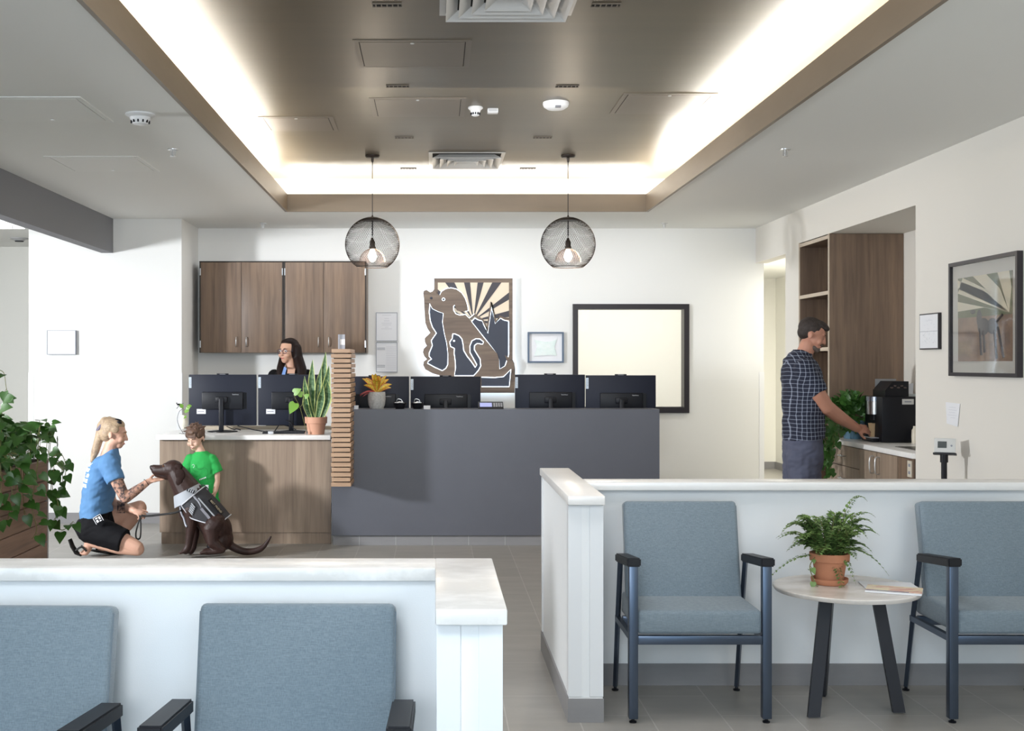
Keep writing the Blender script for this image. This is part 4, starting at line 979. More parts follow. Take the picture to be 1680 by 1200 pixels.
bx('socket', INK, o, fx0 - .001, fx0 + .001, 8.21, 8.24, .80, .82); bx('socket', INK, o, fx0 - .001, fx0 + .001, 8.21, 8.24, .75, .77)
s = MB(); s.box(RX + .10, RX + .48, 8.22, 8.78, .895, .900, bev=.002).done('sink_rim', CHROME, t)
bx('sink_bowl', mat('dark_sink', (.15, .14, .13), .3, .7), t, RX + .13, RX + .45, 8.25, 8.75, .8995, .9012)
# coffee machine
t = thing('coffee_machine', 'black coffee machine with a brushed steel brew head on the niche counter', 'coffee maker', (3.55, 9.45, .896))
cx0 = 3.40; cy0, cy1 = 9.25, 9.62
bx('body', BLACK, t, cx0, 3.78, cy0, cy1, .896, 1.243, bev=.006)
bx('brand_label', mat('silver_label', (.6, .6, .58), .4), t, wx(1480, cy0), wx(1499, cy0), cy0 - .002, cy0, wz(664, cy0), wz(655, cy0))
m = MB(); m.box(wx(1484, cy0), wx(1495, cy0), cy0 - .003, cy0 - .002, wz(660.5, cy0), wz(658.5, cy0)); m.done('label_print', INK, t)
hc = (wx(1434, 9.43), 9.43, 0)
MB().lathe(hc, [(.058, 1.105), (.058, 1.205)], n=32).done('brew_head', CHROME, t)
MB().lathe(hc, [(.060, 1.206), (.060, 1.24), (.055, 1.243)], n=32).done('brew_head_lid', mat('pale_steel', (.5, .55, .65), .25, .9), t)
MB().box(hc[0], cx0 + .01, 9.38, 9.48, 1.08, 1.243).lathe((hc[0], hc[1], 0), [(.03, 1.06), (.03, 1.105)]).done('brew_arm', BLACK, t)
bx('drip_base', BLACK, t, wx(1424, 9.43) - .01, cx0 + .02, 9.32, 9.54, .896, .925, bev=.004)
bx('drip_tray', mat('steel_tray', (.6, .62, .7), .3, .8), t, wx(1424, 9.43) - .012, cx0, 9.315, 9.545, .925, .931)
o = MB().lathe((wx(1432, 9.43), 9.43, .9315), [(.024, 0), (.034, .098), (.036, .101), (.0355, .104), (.032, .101), (.03, .09)], n=28).done('paper_cup', mat('tan_paper', (.66, .47, .27), .7)); tag(o, 'tan paper coffee cup under the brew head held by the man', 'cup')
t = thing('pod_tray', 'black tray of dark coffee pods standing on the coffee machine', 'tray', (3.5, 9.5, 1.244))
a0, a1 = wx(1442, 9.45), wx(1480, 9.45)
MB().prism([(a0, 9.32, 1.244), (a1, 9.32, 1.244), (a1, 9.32, 1.36), (a0 + .06, 9.32, 1.36), (a0, 9.32, 1.29)], (0, .26, 0)).done('tray_body', BLACK, t)
m = MB()
for i in range(5): m.lathe((a0 + .05 + i * .025, 9.318, 1.31 + (i % 2) * .014), [(.001, -.004), (.012, -.003), (.012, .006), (.001, .008)], n=12)
m.done('pods', mat('dark_pod', (.09, .06, .05), .35), t)
bx('acrylic_back', mat('grey_acrylic2', (.34, .35, .36), .3), t, a0 + .02, a1 + .005, 9.585, 9.59, 1.244, wz(622, 9.59))
o = MB().lathe((wx(1499, 9.2) + .0, 9.18, .8955), [(.022, 0), (.024, .05), (.022, .10), (.012, .115), (.012, .13)], n=20).done('dispenser_bottle', mat('cream_bottle', (.68, .62, .5), .4)); tag(o, 'small cream bottle by the niche edge in front of the coffee machine', 'bottle')
t = thing('tissue_box', 'white tissue poking out at the right rear of the coffee niche', 'tissue box', (3.72, 9.42, 1.244))
bx('box', mat('pale_box', (.6, .62, .6), .6), t, 3.61, 3.76, 9.36, 9.50, 1.244, 1.262)
m = MB(); m.prism([(3.635, 9.42, 1.262), (3.70, 9.42, 1.262), (3.705, 9.42, 1.345), (3.665, 9.42, 1.335), (3.65, 9.42, 1.28)], (0, .012, 0)).done('tissue', PAPER, t)
# niche pothos
t = thing('hanging_pothos', 'lush dark pothos on the niche counter trailing down behind the man arm', 'potted plant', (3.4, 9.72, .896))
MB().lathe((3.36, 9.775, .896), [(.07, 0), (.09, .12), (.095, .14), (.085, .14), (.08, .12)]).done('pot', mat('blue_ceramic', (.10, .2, .27), .3), t)
bx('soil', SOIL, t, 3.31, 3.41, 9.725, 9.825, 1.0, 1.02)
random.seed(11); ml = MB(); ms = MB()
for k in range(230):
    a = random.uniform(0, 6.28); el = random.uniform(-.2, 1.4); r = .23 * random.uniform(.25, 1) ** .5
    p = Vector((3.385 + math.cos(a) * math.cos(el) * r * .85, 9.70 + math.sin(a) * math.cos(el) * r * .75, 1.06 + math.sin(el) * r * .85))
    p.x -= .07; p.y = min(max(p.y, 9.67 if p.x > 3.27 else 9.5), 9.87)
    L = random.uniform(.045, .075); leafshape(ml, p, (p - Vector((3.385, 9.72, 1.0))).normalized() + rv(.6), Vector((-.2, -.6, .8)) + rv(.5), L, L * .9)
for k in range(10):
    y = random.uniform(9.5, 9.82); Ld = random.uniform(.12, .38)
    vine(ml, ms, [(3.33, y, 1.0), (3.20, y, 1.0), (3.12, y + .02, .9 - Ld * .4), (3.13, y, .9 - Ld)], .04, .06, Vector((-.6, -.7, 0)))
for a, b_ in ((1352, 690), (1358, 712), (1350, 735), (1372, 700), (1365, 745)):
    vine(ml, ms, [W(a + 12, 685, 9.5), W(a + 4, 690, 9.42), W(a, b_, 9.4), W(a - 4, b_ + 28, 9.4)], .035, .06, Vector((-.4, -.8, 0)))
ml.done('foliage', mat('deep_pothos_green', (.03, .10, .015), .4, noise_c=((14, 14, 14), (.06, .16, .03), .4)), t, fixn=False); ms.done('vine', STEM, t)

# ================================================================== RIGHT WALL ITEMS
def ry(px): return 2000 * RX / (px - 712)
def rz_(px, py): return 1.5 - (py - 596) * RX / (px - 712)
y0, y1 = ry(1545), ry(1514); z1 = rz_(1514, 516); z0 = rz_(1514, 574)
t = thing('framed_drawing', 'small white framed drawing on the right wall beside the niche', 'picture frame', (RX, (y0 + y1) / 2, z0))
bx('frame', DKFRAME, t, RX - .022, RX - .001, y0, y1, z0, z1); bx('sheet', PAPER, t, RX - .023, RX - .022, y0 + .008, y1 - .008, z0 + .008, z1 - .008)
m = MB(); random.seed(9)
for k in range(44):
    y = random.uniform(y0 + .05, y1 - .04); z = random.uniform(z0 + .04, z1 - .04); m.tube([(RX - .0235, y, z), (RX - .0235, y + random.uniform(-.03, .03), z + random.uniform(-.012, .012))], .0008, 3)
m.done('drawing', PALEINK, t); bx('fold_line', INK, t, RX - .0238, RX - .023, y0 + .012, y1 - .012, (z0 + z1) / 2 - .001, (z0 + z1) / 2 + .001)
# large picture
y0, y1 = 6.66, ry(1565); z1 = rz_(1565, 433); z0 = rz_(1565, 617)
t = thing('framed_artwork', 'large black framed wildlife photograph under glass on the right wall', 'picture frame', (RX, (y0 + y1) / 2, z0))
fw = .022
MB().box(RX - .035, RX - .001, y0, y1, z1 - fw, z1).box(RX - .035, RX - .001, y0, y1, z0, z0 + fw).box(RX - .035, RX - .001, y0, y0 + fw, z0 + fw, z1 - fw).box(RX - .035, RX - .001, y1 - fw, y1, z0 + fw, z1 - fw).done('frame', DKFRAME, t)
bx('mat_board', mat('ivory_matboard', (.68, .66, .6), .7), t, RX - .014, RX - .001, y0 + fw, y1 - fw, z0 + fw, z1 - fw)
iy0, iy1, iz0, iz1 = y0 + .09, y1 - .10, z0 + .09, z1 - .10
bx('photo_ground', mat('savanna_tan', (.34, .21, .12), .6, noise_c=((9, 9, 16), (.2, .13, .09), .4)), t, RX - .016, RX - .014, iy0, iy1, iz0, iz1)
bx('photo_sky', mat('faded_green_sky', (.11, .15, .06), .6, noise_c=((4, 4, 4), (.2, .19, .11), .3)), t, RX - .017, RX - .016, iy0, iy1, iz0 + (iz1 - iz0) * .52, iz1)
def rp(u, v, dx=.0185): return Vector((RX - dx, iy1 + (iy0 - iy1) * u, iz1 + (iz0 - iz1) * v))
m = MB()
for (a, b_) in (((0, .28), (0, .40)), ((0, .12), (0, .02)), ((.0, .18), (.10, .0)), ((.30, 0), (.55, 0)), ((.75, 0), (.95, 0))):
    cpt = (.95, .46); m.prism([rp(*a), rp(*b_), rp((b_[0] + cpt[0]) / 2 + .04, (b_[1] + cpt[1]) / 2 - .05), rp(*cpt), rp((a[0] + cpt[0]) / 2, (a[1] + cpt[1]) / 2)], (.001, 0, 0))
m.done('pale_rays', mat('pale_ray_cream', (.78, .72, .56), .6), t)  # flat cream wedges laid over the upper image
m = MB()
for c_, r_ in (((.50, .60), (.11, .10)), ((.42, .50), (.05, .10)), ((.66, .60), (.10, .09)), ((.30, .42), (.05, .025))):
    p = rp(*c_, dx=.019); m.ell(p, (.0012, r_[0] * (iy1 - iy0), r_[1] * (iz1 - iz0)))
for a, b_ in (((.44, .62), (.46, .93)), ((.50, .65), (.52, .9)), ((.70, .65), (.74, .97)), ((.76, .62), (.86, .96)), ((.74, .55), (.84, .48))): m.tube([rp(*a, dx=.019), rp(*b_, dx=.019)], .008, 6)
m.done('animal_print', mat('grey_brown_print', (.085, .07, .065), .7), t)
bx('glazing', mat('picture_glass', (1, 1, 1), .03, trans=1), t, RX - .026, RX - .024, y0 + fw, y1 - fw, z0 + fw, z1 - fw)
MATS['picture_glass'].node_tree.nodes['Principled BSDF'].inputs['IOR'].default_value = 1.22
# taped note
y0, y1 = ry(1576), ry(1552)
t = thing('paper_note', 'white paper note taped to the right wall above the scale display', 'note', (RX, (y0 + y1) / 2, 1.1))
MB().prism([(RX - .002, y1, rz_(1552, 660)), (RX - .004, y0, rz_(1552, 661)), (RX - .006, y0 + .03, rz_(1552, 698)), (RX - .002, y1 - .015, rz_(1552, 695))], (.001, 0, 0)).done('sheet', PAPER, t)
m = MB()
for i, (a, b_) in enumerate(((.3, .75), (.25, .8), (.3, .7), (.2, .8), (.4, .7))): 
    z = rz_(1552, 668 + i * 4.2); m.box(RX - .0072, RX - .0062, y1 + (y0 - y1) * b_, y1 + (y0 - y1) * a, z, z + .002)
m.done('writing', PALEINK, t)
# walk-on scale
sx_, sy_ = 3.08, 7.36
t = thing('walk_on_scale', 'pet scale with a tilted grey display head on a black pole by the right wall', 'scale', (sx_, sy_, 0))
bx('platform', mat('scale_plate', (.3, .3, .32), .4, .6), t, 2.55, 3.17, 6.75, 7.45, .01, .06, bev=.01)
bx('platform_feet', BLACK, t, 2.6, 3.12, 6.8, 7.4, 0, .012)
MB().cyl((sx_, sy_, .055), (sx_, sy_, .935), .017).done('pole', BLACK, t)
MB().cyl((sx_, sy_, .90), (sx_, sy_, .955), .023).done('collar', BLACK, t)
Ms = Matrix.Translation((sx_ + .0, sy_, 1.0)) @ Matrix.Rotation(R(-28), 4, 'Z') @ Matrix.Rotation(R(-12), 4, 'X')
h = MB().box(-.05, .06, 0, .055, -.045, .045, bev=.005, M=Ms).done('display_housing', mat('slate_plastic', (.12, .13, .2), .45), t)
MB().box(-.055, .065, -.012, .0, -.042, .045, bev=.002, M=Ms).done('display_face', mat('pale_plastic', (.6, .6, .58), .4), t)
MB().box(-.035, .015, -.014, -.012, -.015, .025, M=Ms).done('display_screen', mat('lcd_dark', (.05, .06, .06), .2), t)
MB().cyl(Ms @ Vector((.042, -.014, .0)), Ms @ Vector((.042, -.012, .0)), .006, n=12).done('button', INK, t)
MB().box(-.06, .07, -.02, .02, -.055, -.045, M=Ms).done('bracket', BLACK, t)
# ================================================================== PEOPLE & DOG
def m_skin(name, c):
    m = mat(name, c, .5); b = m.node_tree.nodes['Principled BSDF']
    b.inputs['Subsurface Weight'].default_value = .08; b.inputs['Subsurface Radius'].default_value = (.02, .008, .004)
    return m
SKIN = m_skin('fair_skin', (.62, .36, .26)); SKIN_B = m_skin('child_skin', (.70, .44, .33)); SKIN_M = m_skin('ruddy_skin', (.52, .25, .17))
EYEW = mat('eye_white', (.7, .7, .7), .3); IRIS = mat('dark_iris', (.04, .03, .025), .2); LIP = mat('lip_pink', (.42, .13, .12), .45); BROW = mat('brow_brown', (.10, .06, .04), .8)

def headM(c, yaw, pitch=0, roll=0, s=1.0):
    """local +X = face forward, +Z = up.  yaw 0 looks to +X, -90 looks at the camera; pitch>0 looks down"""
    return Matrix.Translation(Vector(c)) @ Matrix.Rotation(R(yaw), 4, 'Z') @ Matrix.Rotation(R(pitch), 4, 'Y') @ Matrix.Rotation(R(roll), 4, 'X') @ Matrix.Scale(s, 4)
def E(m, M, c, r, rot=None):
    T = M @ Matrix.Translation(Vector(c)) @ (rot.to_4x4() if rot is not None else Matrix()) @ Matrix.Diagonal((*r, 1))
    g = bmesh.ops.create_uvsphere(m.b, u_segments=20, v_segments=14, radius=1); bmesh.ops.transform(m.b, matrix=T, verts=g['verts'])
def Cc(m, M, a, b, r0, r1, **k):
    s = M.to_scale().x; m.cap(M @ Vector(a), M @ Vector(b), r0 * s, r1 * s, **k)
def head_prims(m, M, child=False, beard=False):
    E(m, M, (-.012, 0, .028), (.094, .074, .086))                 # cranium
    E(m, M, (.030, 0, -.015), (.060, .060, .080))                 # face
    E(m, M, (.058, 0, -.072), (.030, .034, .034) if not child else (.028, .036, .03))   # chin / mouth
    E(m, M, (.012, 0, -.062), (.052, .055, .040))                 # jaw
    E(m, M, (.072, 0, .030), (.020, .046, .014))                  # brow
    for sg in (1, -1):
        E(m, M, (.066, .036 * sg, -.030), (.024, .022, .026))     # cheek
        E(m, M, (-.010, .075 * sg, -.012), (.018, .008, .028), Euler((0, R(-12), R(20) * sg)).to_matrix())   # ear
    Cc(m, M, (.088, 0, .014), (.106, 0, -.024) if not child else (.096, 0, -.022), .008, .0115)
    for sg in (1, -1): Cc(m, M, (.095, .008 * sg, -.028), (.093, .011 * sg, -.028), .007, .006)
    E(m, M, (.086, 0, -.056), (.010, .022, .007)); E(m, M, (.084, 0, -.068), (.010, .018, .007))
def face_parts(t, M, brow=BROW, closed=False, lip=LIP, smile=0):
    s = M.to_scale().x
    for sg in (1, -1):
        if not closed:
            m = MB(); E(m, M, (.076, .030 * sg, .006), (.014, .016, .0095)); e = m.done('eye', EYEW, t)
            m = MB(); E(m, M, (.0865, .031 * sg, .005), (.005, .0065, .0065)); m.done('iris', IRIS, e)
        else:
            m = MB(); m.tube([M @ Vector((.086, (.018 + .007 * k) * sg, .002 - .004 * math.sin(k / 3 * math.pi))) for k in range(4)], .0018 * s, 5); m.done('eyelash', IRIS, t)
        m = MB(); m.tube([M @ Vector((.090 - .004 * k, (.014 + .010 * k) * sg, .028 + .004 * math.sin(k / 3 * math.pi))) for k in range(4)], [.0035 * s, .004 * s, .0035 * s, .002 * s], 5); m.done('eyebrow', brow, t)
    m = MB(); m.tube([M @ Vector((.0965 - abs(k) * .0035, k * .0085, -.061 + smile * abs(k) * .003)) for k in (-2, -1, 0, 1, 2)], [.002 * s, .004 * s, .0045 * s, .004 * s, .002 * s], 6); m.done('lips', lip, t)
def hand_prims(m, wr, fwd, palm, thumb_sg=1, s=1.0, curl=(20, 30, 20), spread=4, tcurl=0):
    """wr wrist, fwd finger direction, palm = normal out of the palm"""
    f = Vector(fwd).normalized(); p = Vector(palm); p = (p - f * p.dot(f)).normalized(); sd = p.cross(f) * thumb_sg
    M = Matrix((f, sd, -p)).transposed().to_4x4(); M.translation = Vector(wr); M = M @ Matrix.Scale(s, 4)
    E(m, M, (.045, 0, 0), (.05, .040, .014)); Cc(m, M, (-.01, 0, 0), (.03, 0, 0), .024, .022)
    for i, (oy, L) in enumerate(((.030, .072), (.010, .080), (-.010, .074), (-.029, .058))):
        q = Vector((.082 - .006 * abs(i - 1), oy, 0)); a = 0; yaw = R((1.5 - i) * spread); r = .0095
        for k, fr in enumerate((.44, .31, .25)):
            a += R(curl[k]); n_ = q + Vector((math.cos(a) * math.cos(yaw), math.sin(yaw), -math.sin(a) * 1)) * L * fr
            Cc(m, M, q, n_, r, r * .9, n=10); q = n_; r *= .9
    q = Vector((.018, .030, -.002)); a = Vector((.6, .75, -.25 - tcurl)).normalized()
    for L, r in ((.034, .012), (.028, .0105), (.022, .0095)):
        n_ = q + a * L; Cc(m, M, q, n_, r, r * .92, n=10); q = n_; a = (a + Vector((.35, -.28, -.12 - tcurl * .5))).normalized()
def limb(m, pts, rs, **k):
    pts = [Vector(p) for p in pts]
    for i in range(len(pts) - 1): m.cap(pts[i], pts[i + 1], rs[i], rs[i + 1], **k)

# ---------------- kneeling woman
KY = 9.5
def K(px, py, dy=0): return W(px, py, KY + dy)
kn = thing('person', 'blonde person in a blue t-shirt and black shorts kneeling beside the brown dog', 'person', (wx(180, KY), KY, 0))
HM = headM(K(187, 712, .0), 3, 12, 0, 1.0)
b = MB()
head_prims(b, HM)
b.cap(K(183, 728), K(176, 752), .050, .058)                        # neck
b.loft([(K(174, 750), (.08, 0, .02), (0, .12, 0)), (K(170, 775), (.115, 0, .02), (0, .17, 0)), (K(163, 810), (.105, 0, .02), (0, .145, 0)), (K(157, 838), (.10, 0, .02), (0, .13, 0)), (K(152, 862), (.10, 0, .02), (0, .13, 0))])
# near (right) arm to the dog's chin
limb(b, [K(179, 762, -.17), K(192, 790, -.20), K(205, 818, -.20)], [.056, .050, .040])
limb(b, [K(205, 818, -.20), K(222, 806, -.17), K(243, 791, -.12)], [.042, .038, .025])
hand_prims(b, K(244, 790, -.12), K(272, 784.5, -.06) - K(244, 790, -.12), (0, -.25, 1), thumb_sg=1, curl=(2, 4, 6), s=.92)
# far arm to raised knee
limb(b, [K(172, 764, .17), K(176, 800, .2), K(184, 826, .18)], [.054, .046, .040])
limb(b, [K(184, 826, .18), K(204, 832, .10), K(219, 838, .02)], [.040, .036, .026])
hand_prims(b, K(220, 838.5, .02), K(238, 845, -.04) - K(220, 838.5, .02), (.25, .3, -1), thumb_sg=-1, curl=(45, 60, 40), s=.92)
# near leg: kneeling
limb(b, [K(150, 868, -.08), K(190, 884, -.13), K(224, 899, -.15)], [.092, .078, .056])
limb(b, [K(226, 902, -.15), K(195, 897, -.13), K(165, 892, -.11), K(147, 890, -.10)], [.050, .060, .047, .036])
limb(b, [K(147, 888, -.10), K(143, 902, -.10), K(141, 906, -.10)], [.038, .032, .026])
limb(b, [K(141, 906.5, -.10), K(134, 908.5, -.10)], [.026, .018])
# far leg: knee up
limb(b, [K(152, 862, .10), K(195, 848, .13), K(229, 832, .12)], [.10, .078, .052])
limb(b, [K(230, 834, .12), K(212, 856, .11), K(190, 884, .08), K(182, 894, .08)], [.052, .056, .042, .034])
limb(b, [K(180, 897, .08), K(166, 900, .08)], [.032, .028]); limb(b, [K(182, 897, .08), K(196, 903, .07)], [.03, .02])
TAT = mat('tattooed_skin', (.50, .28, .20), .5, noise_c=((34, 34, 34), (.075, .055, .055), .12))
def tatt(c):
    e = K(205, 818, -.20); w_ = K(240, 793, -.13)
    if c.y < KY - .08 and c.z > e.z - .06:
        s = F / c.y; px = 712 + c.x * s; py = 596 + (1.5 - c.z) * s
        if px > 186 and px < 236 and py > 786 and py < 830: return 1
    if c.y > KY + .02:
        s = F / c.y; px = 712 + c.x * s; py = 596 + (1.5 - c.z) * s
        if 192 < px < 205 and 822 < py < 842: return 1
    return 0
b.blob('body', [SKIN, TAT], kn, .0055, 3, paint=tatt)
face_parts(kn, HM, mat('fair_brow', (.25, .16, .1), .8), closed=True)
# shirt
def m_shirt():
    m = mat('blue_cotton', (.115, .27, .50), .85, bump=(16, .9)); nt = m.node_tree; bb = nt.nodes['Principled BSDF']
    tc = nt.nodes.new('ShaderNodeTexCoord'); sp = nt.nodes.new('ShaderNodeSeparateXYZ'); nt.links.new(tc.outputs['Object'], sp.inputs[0])
    # rows of print across the upper back (object coords: x across profile, z height)
    z = sp.outputs[2]; x = sp.outputs[0]; y = sp.outputs[1]
    zt, zb = wz(758, KY), wz(800, KY)
    inz = mth(nt, 'MULTIPLY', mth(nt, 'GREATER_THAN', z, zb), mth(nt, 'LESS_THAN', z, zt))
    # back line: x < x0 + k*(z-zb)
    xb = mth(nt, 'MULTIPLY_ADD', mth(nt, 'SUBTRACT', z, zb), (wx(158, KY) - wx(150, KY)) / (zt - zb), wx(151, KY))
    inx = mth(nt, 'LESS_THAN', x, xb)
    row = mth(nt, 'GREATER_THAN', mth(nt, 'FRACT', mth(nt, 'MULTIPLY', mth(nt, 'SUBTRACT', z, zb), 5 / (zt - zb))), .28)
    nn = nt.nodes.new('ShaderNodeTexNoise'); nn.inputs['Scale'].default_value = 1; mp = nt.nodes.new('ShaderNodeMapping'); mp.inputs['Scale'].default_value = (20, 55, 25)
    nt.links.new(tc.outputs['Object'], mp.inputs[0]); nt.links.new(mp.outputs[0], nn.inputs['Vector'])
    f = mth(nt, 'MULTIPLY', mth(nt, 'MULTIPLY', inz, inx), mth(nt, 'MULTIPLY', row, mth(nt, 'GREATER_THAN', nn.outputs['Fac'], .46)))
    nt.links.new(mixc(nt, f, (.090, .215, .41), (.8, .84, .9)), bb.inputs['Base Color']); return m
b = MB()
b.loft([(K(180, 741), (.062, 0, .03), (0, .085, 0)), (K(175, 750), (.09, 0, .02), (0, .15, 0)), (K(171, 765), (.125, 0, .02), (0, .19, 0)), (K(166, 790), (.132, 0, .02), (0, .185, 0)), (K(161, 815), (.125, 0, .02), (0, .165, 0)), (K(158, 835), (.122, 0, .03), (0, .165, 0)), (K(158, 848), (.122, 0, .045), (0, .17, 0))], n=28)
b.ell(K(178.5, 761, -.175), (.078, .066, .078)); b.cap(K(178, 762, -.165), K(190.5, 790, -.20), .078, .070, f1=True, n=20)
b.cap(K(173, 764, .15), K(177, 794, .19), .070, .066, f1=True, n=20)
b.cap(K(160, 832, -.1), K(150, 845, -.08), .05, .045)
b.blob('t_shirt', m_shirt(), kn, .0055, 3, wrinkle=.010)
# shorts
b = MB()
b.loft([(K(153, 845), (.115, 0, .035), (0, .16, 0)), (K(150, 862), (.130, 0, .02), (0, .18, 0)), (K(152, 876), (.11, 0, 0), (0, .16, 0))], n=24)
b.cap(K(150, 868, -.09), K(204, 888, -.145), .118, .092, f1=True, n=24)
b.cap(K(152, 862, .10), K(188, 850, .13), .115, .094, f1=True, n=24)
b.blob('shorts', mat('black_stretch', (.0045, .0045, .006), .8, bump=(14, .6), spec=.2), kn, .006, 3, wrinkle=.006)
ph = thing('phone', 'phone in a patterned case tucked in the waistband of the kneeling person', 'phone', K(160, 853, -.20))
Mp = Matrix.Translation(K(161.5, 852.5, -.225)) @ Matrix.Rotation(R(-8), 4, 'X') @ Matrix.Rotation(R(-32), 4, 'Y')
MB().box(-.034, .034, -.005, .005, -.030, .030, bev=.004, M=Mp).done('case', BLACK, ph)
m = MB()
for a, b_, c_, d_ in ((-.032, -.029, -.028, .028), (.029, .032, -.028, .028), (-.03, .03, .026, .029), (-.02, -.004, -.02, .0), (.006, .02, -.006, .016), (-.018, .0, .008, .018), (.004, .018, -.022, -.014)): m.box(a, b_, -.0065, -.005, c_, d_, M=Mp)
m.done('pattern', PAPER, ph)
# hair
BLOND = mat('blonde_hair', (.52, .38, .24), .55, noise_c=((30, 140, 40), (.26, .18, .12), .3), bump=(120, .8))
b = MB()
E(b, HM, (-.030, 0, .040), (.090, .080, .083)); E(b, HM, (-.048, 0, -.005), (.062, .072, .07)); E(b, HM, (.000, 0, .075), (.070, .066, .046))
for sg in (1, -1): E(b, HM, (.002, .060 * sg, .040), (.044, .020, .034))
E(b, HM, (-.085, 0, .075), (.042, .045, .042)); E(b, HM, (-.06, .02, .095), (.03, .03, .03))
limb(b, [HM @ Vector((-.10, 0, .045)), K(162, 722, -.01), K(156, 742, -.03), K(151, 757, -.04)], [.040, .034, .030, .014])
b.blob('hair', BLOND, kn, .0055, 2)
b = MB(); b.tube([HM @ Vector((-.105 + .034 * math.cos(a) * .6, .034 * math.sin(a), .035 + .034 * math.cos(a))) for a in [k * math.pi / 8 for k in range(17)]], .015, 8)
b.done('hair_tie', mat('grey_purple_cloth', (.16, .14, .19), .8, bump=(60, .8)), kn)
b = MB(); E(b, HM, (.012, -.02, .112), (.030, .020, .010)); E(b, HM, (.03, -.045, .098), (.022, .014, .012)); b.done('hair_clip', BLACK, kn)
m = MB(); Mw = K(240, 792, -.13); dw = (K(244, 790, -.12) - K(222, 806, -.17)).normalized(); u = dw.orthogonal().normalized(); v = dw.cross(u)
m.tube([Mw + (u * math.cos(a) + v * math.sin(a)) * .029 for a in [k * math.pi / 9 for k in range(19)]], .0022, 5); m.done('bracelet', BLACK, kn)
# sandals
SOLE = mat('black_rubber', (.012, .012, .012), .6)
b = MB(); b.loft([(K(114.5, 885, -.10), (.012, 0, .005), (0, .034, 0)), (K(119, 897, -.10), (.012, 0, .005), (0, .044, 0)), (K(126, 908, -.10), (.012, 0, .006), (0, .045, 0)), (K(134, 911.3, -.10), (.004, 0, .009), (0, .04, 0))], n=12); so = b.done('sandal', SOLE, kn)
MB().tube(bez([K(124, 904, -.145), K(134, 898, -.15), K(142, 905, -.14)], 5), .008, 7).tube(bez([K(124, 904, -.055), K(134, 898, -.05), K(142, 905, -.06)], 5), .008, 7).tube([K(134, 898, -.15), K(134, 896, -.1), K(134, 898, -.05)], .008, 7).done('strap', SOLE, so)
b = MB(); b.loft([(K(150, 903, .08), (.004, 0, .006), (0, .03, 0)), (K(160, 904.5, .08), (0, 0, .010), (0, .04, 0)), (K(175, 906.5, .08), (0, 0, .010), (0, .045, 0)), (K(193, 908, .08), (0, 0, .010), (0, .042, 0)), (K(204, 908.5, .07), (0, 0, .008), (0, .02, 0))], n=12)
so = b.done('sandal', SOLE, kn)
MB().tube(bez([K(158, 903, .04), K(163, 896, .04), K(176, 903, .03)], 5), .008, 7).tube(bez([K(188, 905, .03), K(190, 899, .05), K(190, 903, .12)], 5), .009, 7).done('strap', SOLE, so)

# ---------------- dog
DY0 = 9.42
def D(px, py, dy=0): return W(px, py, DY0 + dy)
dg_ = thing('dog', 'chocolate brown dog in a grey harness sitting with its chin on a hand', 'dog', (wx(335, DY0), DY0, 0))
BRN = mat('chocolate_fur', (.040, .017, .013), .46, bump=(160, .7), noise_c=((12, 12, 12), (.022, .009, .007), .5))
BRN.node_tree.nodes['Principled BSDF'].inputs['Specular IOR Level'].default_value = .35
b = MB()
# head
b.ell(D(284, 770), (.080, .070, .072)); b.cap(D(277, 772), D(256, 772.5), .054, .036); b.cap(D(264, 769.5), D(251, 768), .030, .025); b.cap(D(274, 781), D(257, 779), .034, .021)
b.ell(D(272, 763, -.03), (.024, .016, .016)); b.ell(D(272, 763, .03), (.024, .016, .016)); b.ell(D(285, 782), (.05, .055, .05))
# neck and trunk
limb(b, [D(291, 779), D(302, 797), D(313, 815)], [.082, .100, .118])
b.ell(D(316, 822), (.115, .115, .125)); b.ell(D(311, 838), (.088, .10, .10))
limb(b, [D(318, 822), D(336, 838), D(352, 862)], [.120, .118, .115], n=20)
b.ell(D(357, 872), (.115, .125, .14)); b.ell(D(362, 885), (.10, .12, .095))
# front legs
for dy, dx in ((-.075, 0), (.075, 8)):
    limb(b, [D(314 + dx * .4, 836, dy), D(314 + dx * .6, 858, dy), D(312 + dx, 876, dy), D(309 + dx, 897, dy)], [.062, .046, .034, .027])
    limb(b, [D(309 + dx, 897, dy), D(305 + dx, 904, dy)], [.028, .030])
    for k in (-1.5, -.5, .5, 1.5): b.cap(D(303 + dx, 905, dy + k * .013), D(295.5 + dx, 907.5, dy + k * .016), .014, .012)
# hind legs
for dy in (-.115, .115):
    b.ell(D(353, 866, dy * .8), (.085, .055, .115), Matrix.Rotation(R(18), 3, 'Y'))
    limb(b, [D(352, 860, dy), D(346, 868, dy * 1.15), D(349, 890, dy * 1.25), D(364, 902, dy * 1.2)], [.07, .064, .045, .030])
    limb(b, [D(364, 903, dy * 1.2), D(348, 905.5, dy * 1.2), D(338, 905.5, dy * 1.2)], [.027, .026, .028])
    for k in (-1.5, -.5, .5, 1.5): b.cap(D(338, 906, dy * 1.2 + k * .013), D(330, 907.5, dy * 1.2 + k * .016), .015, .012)
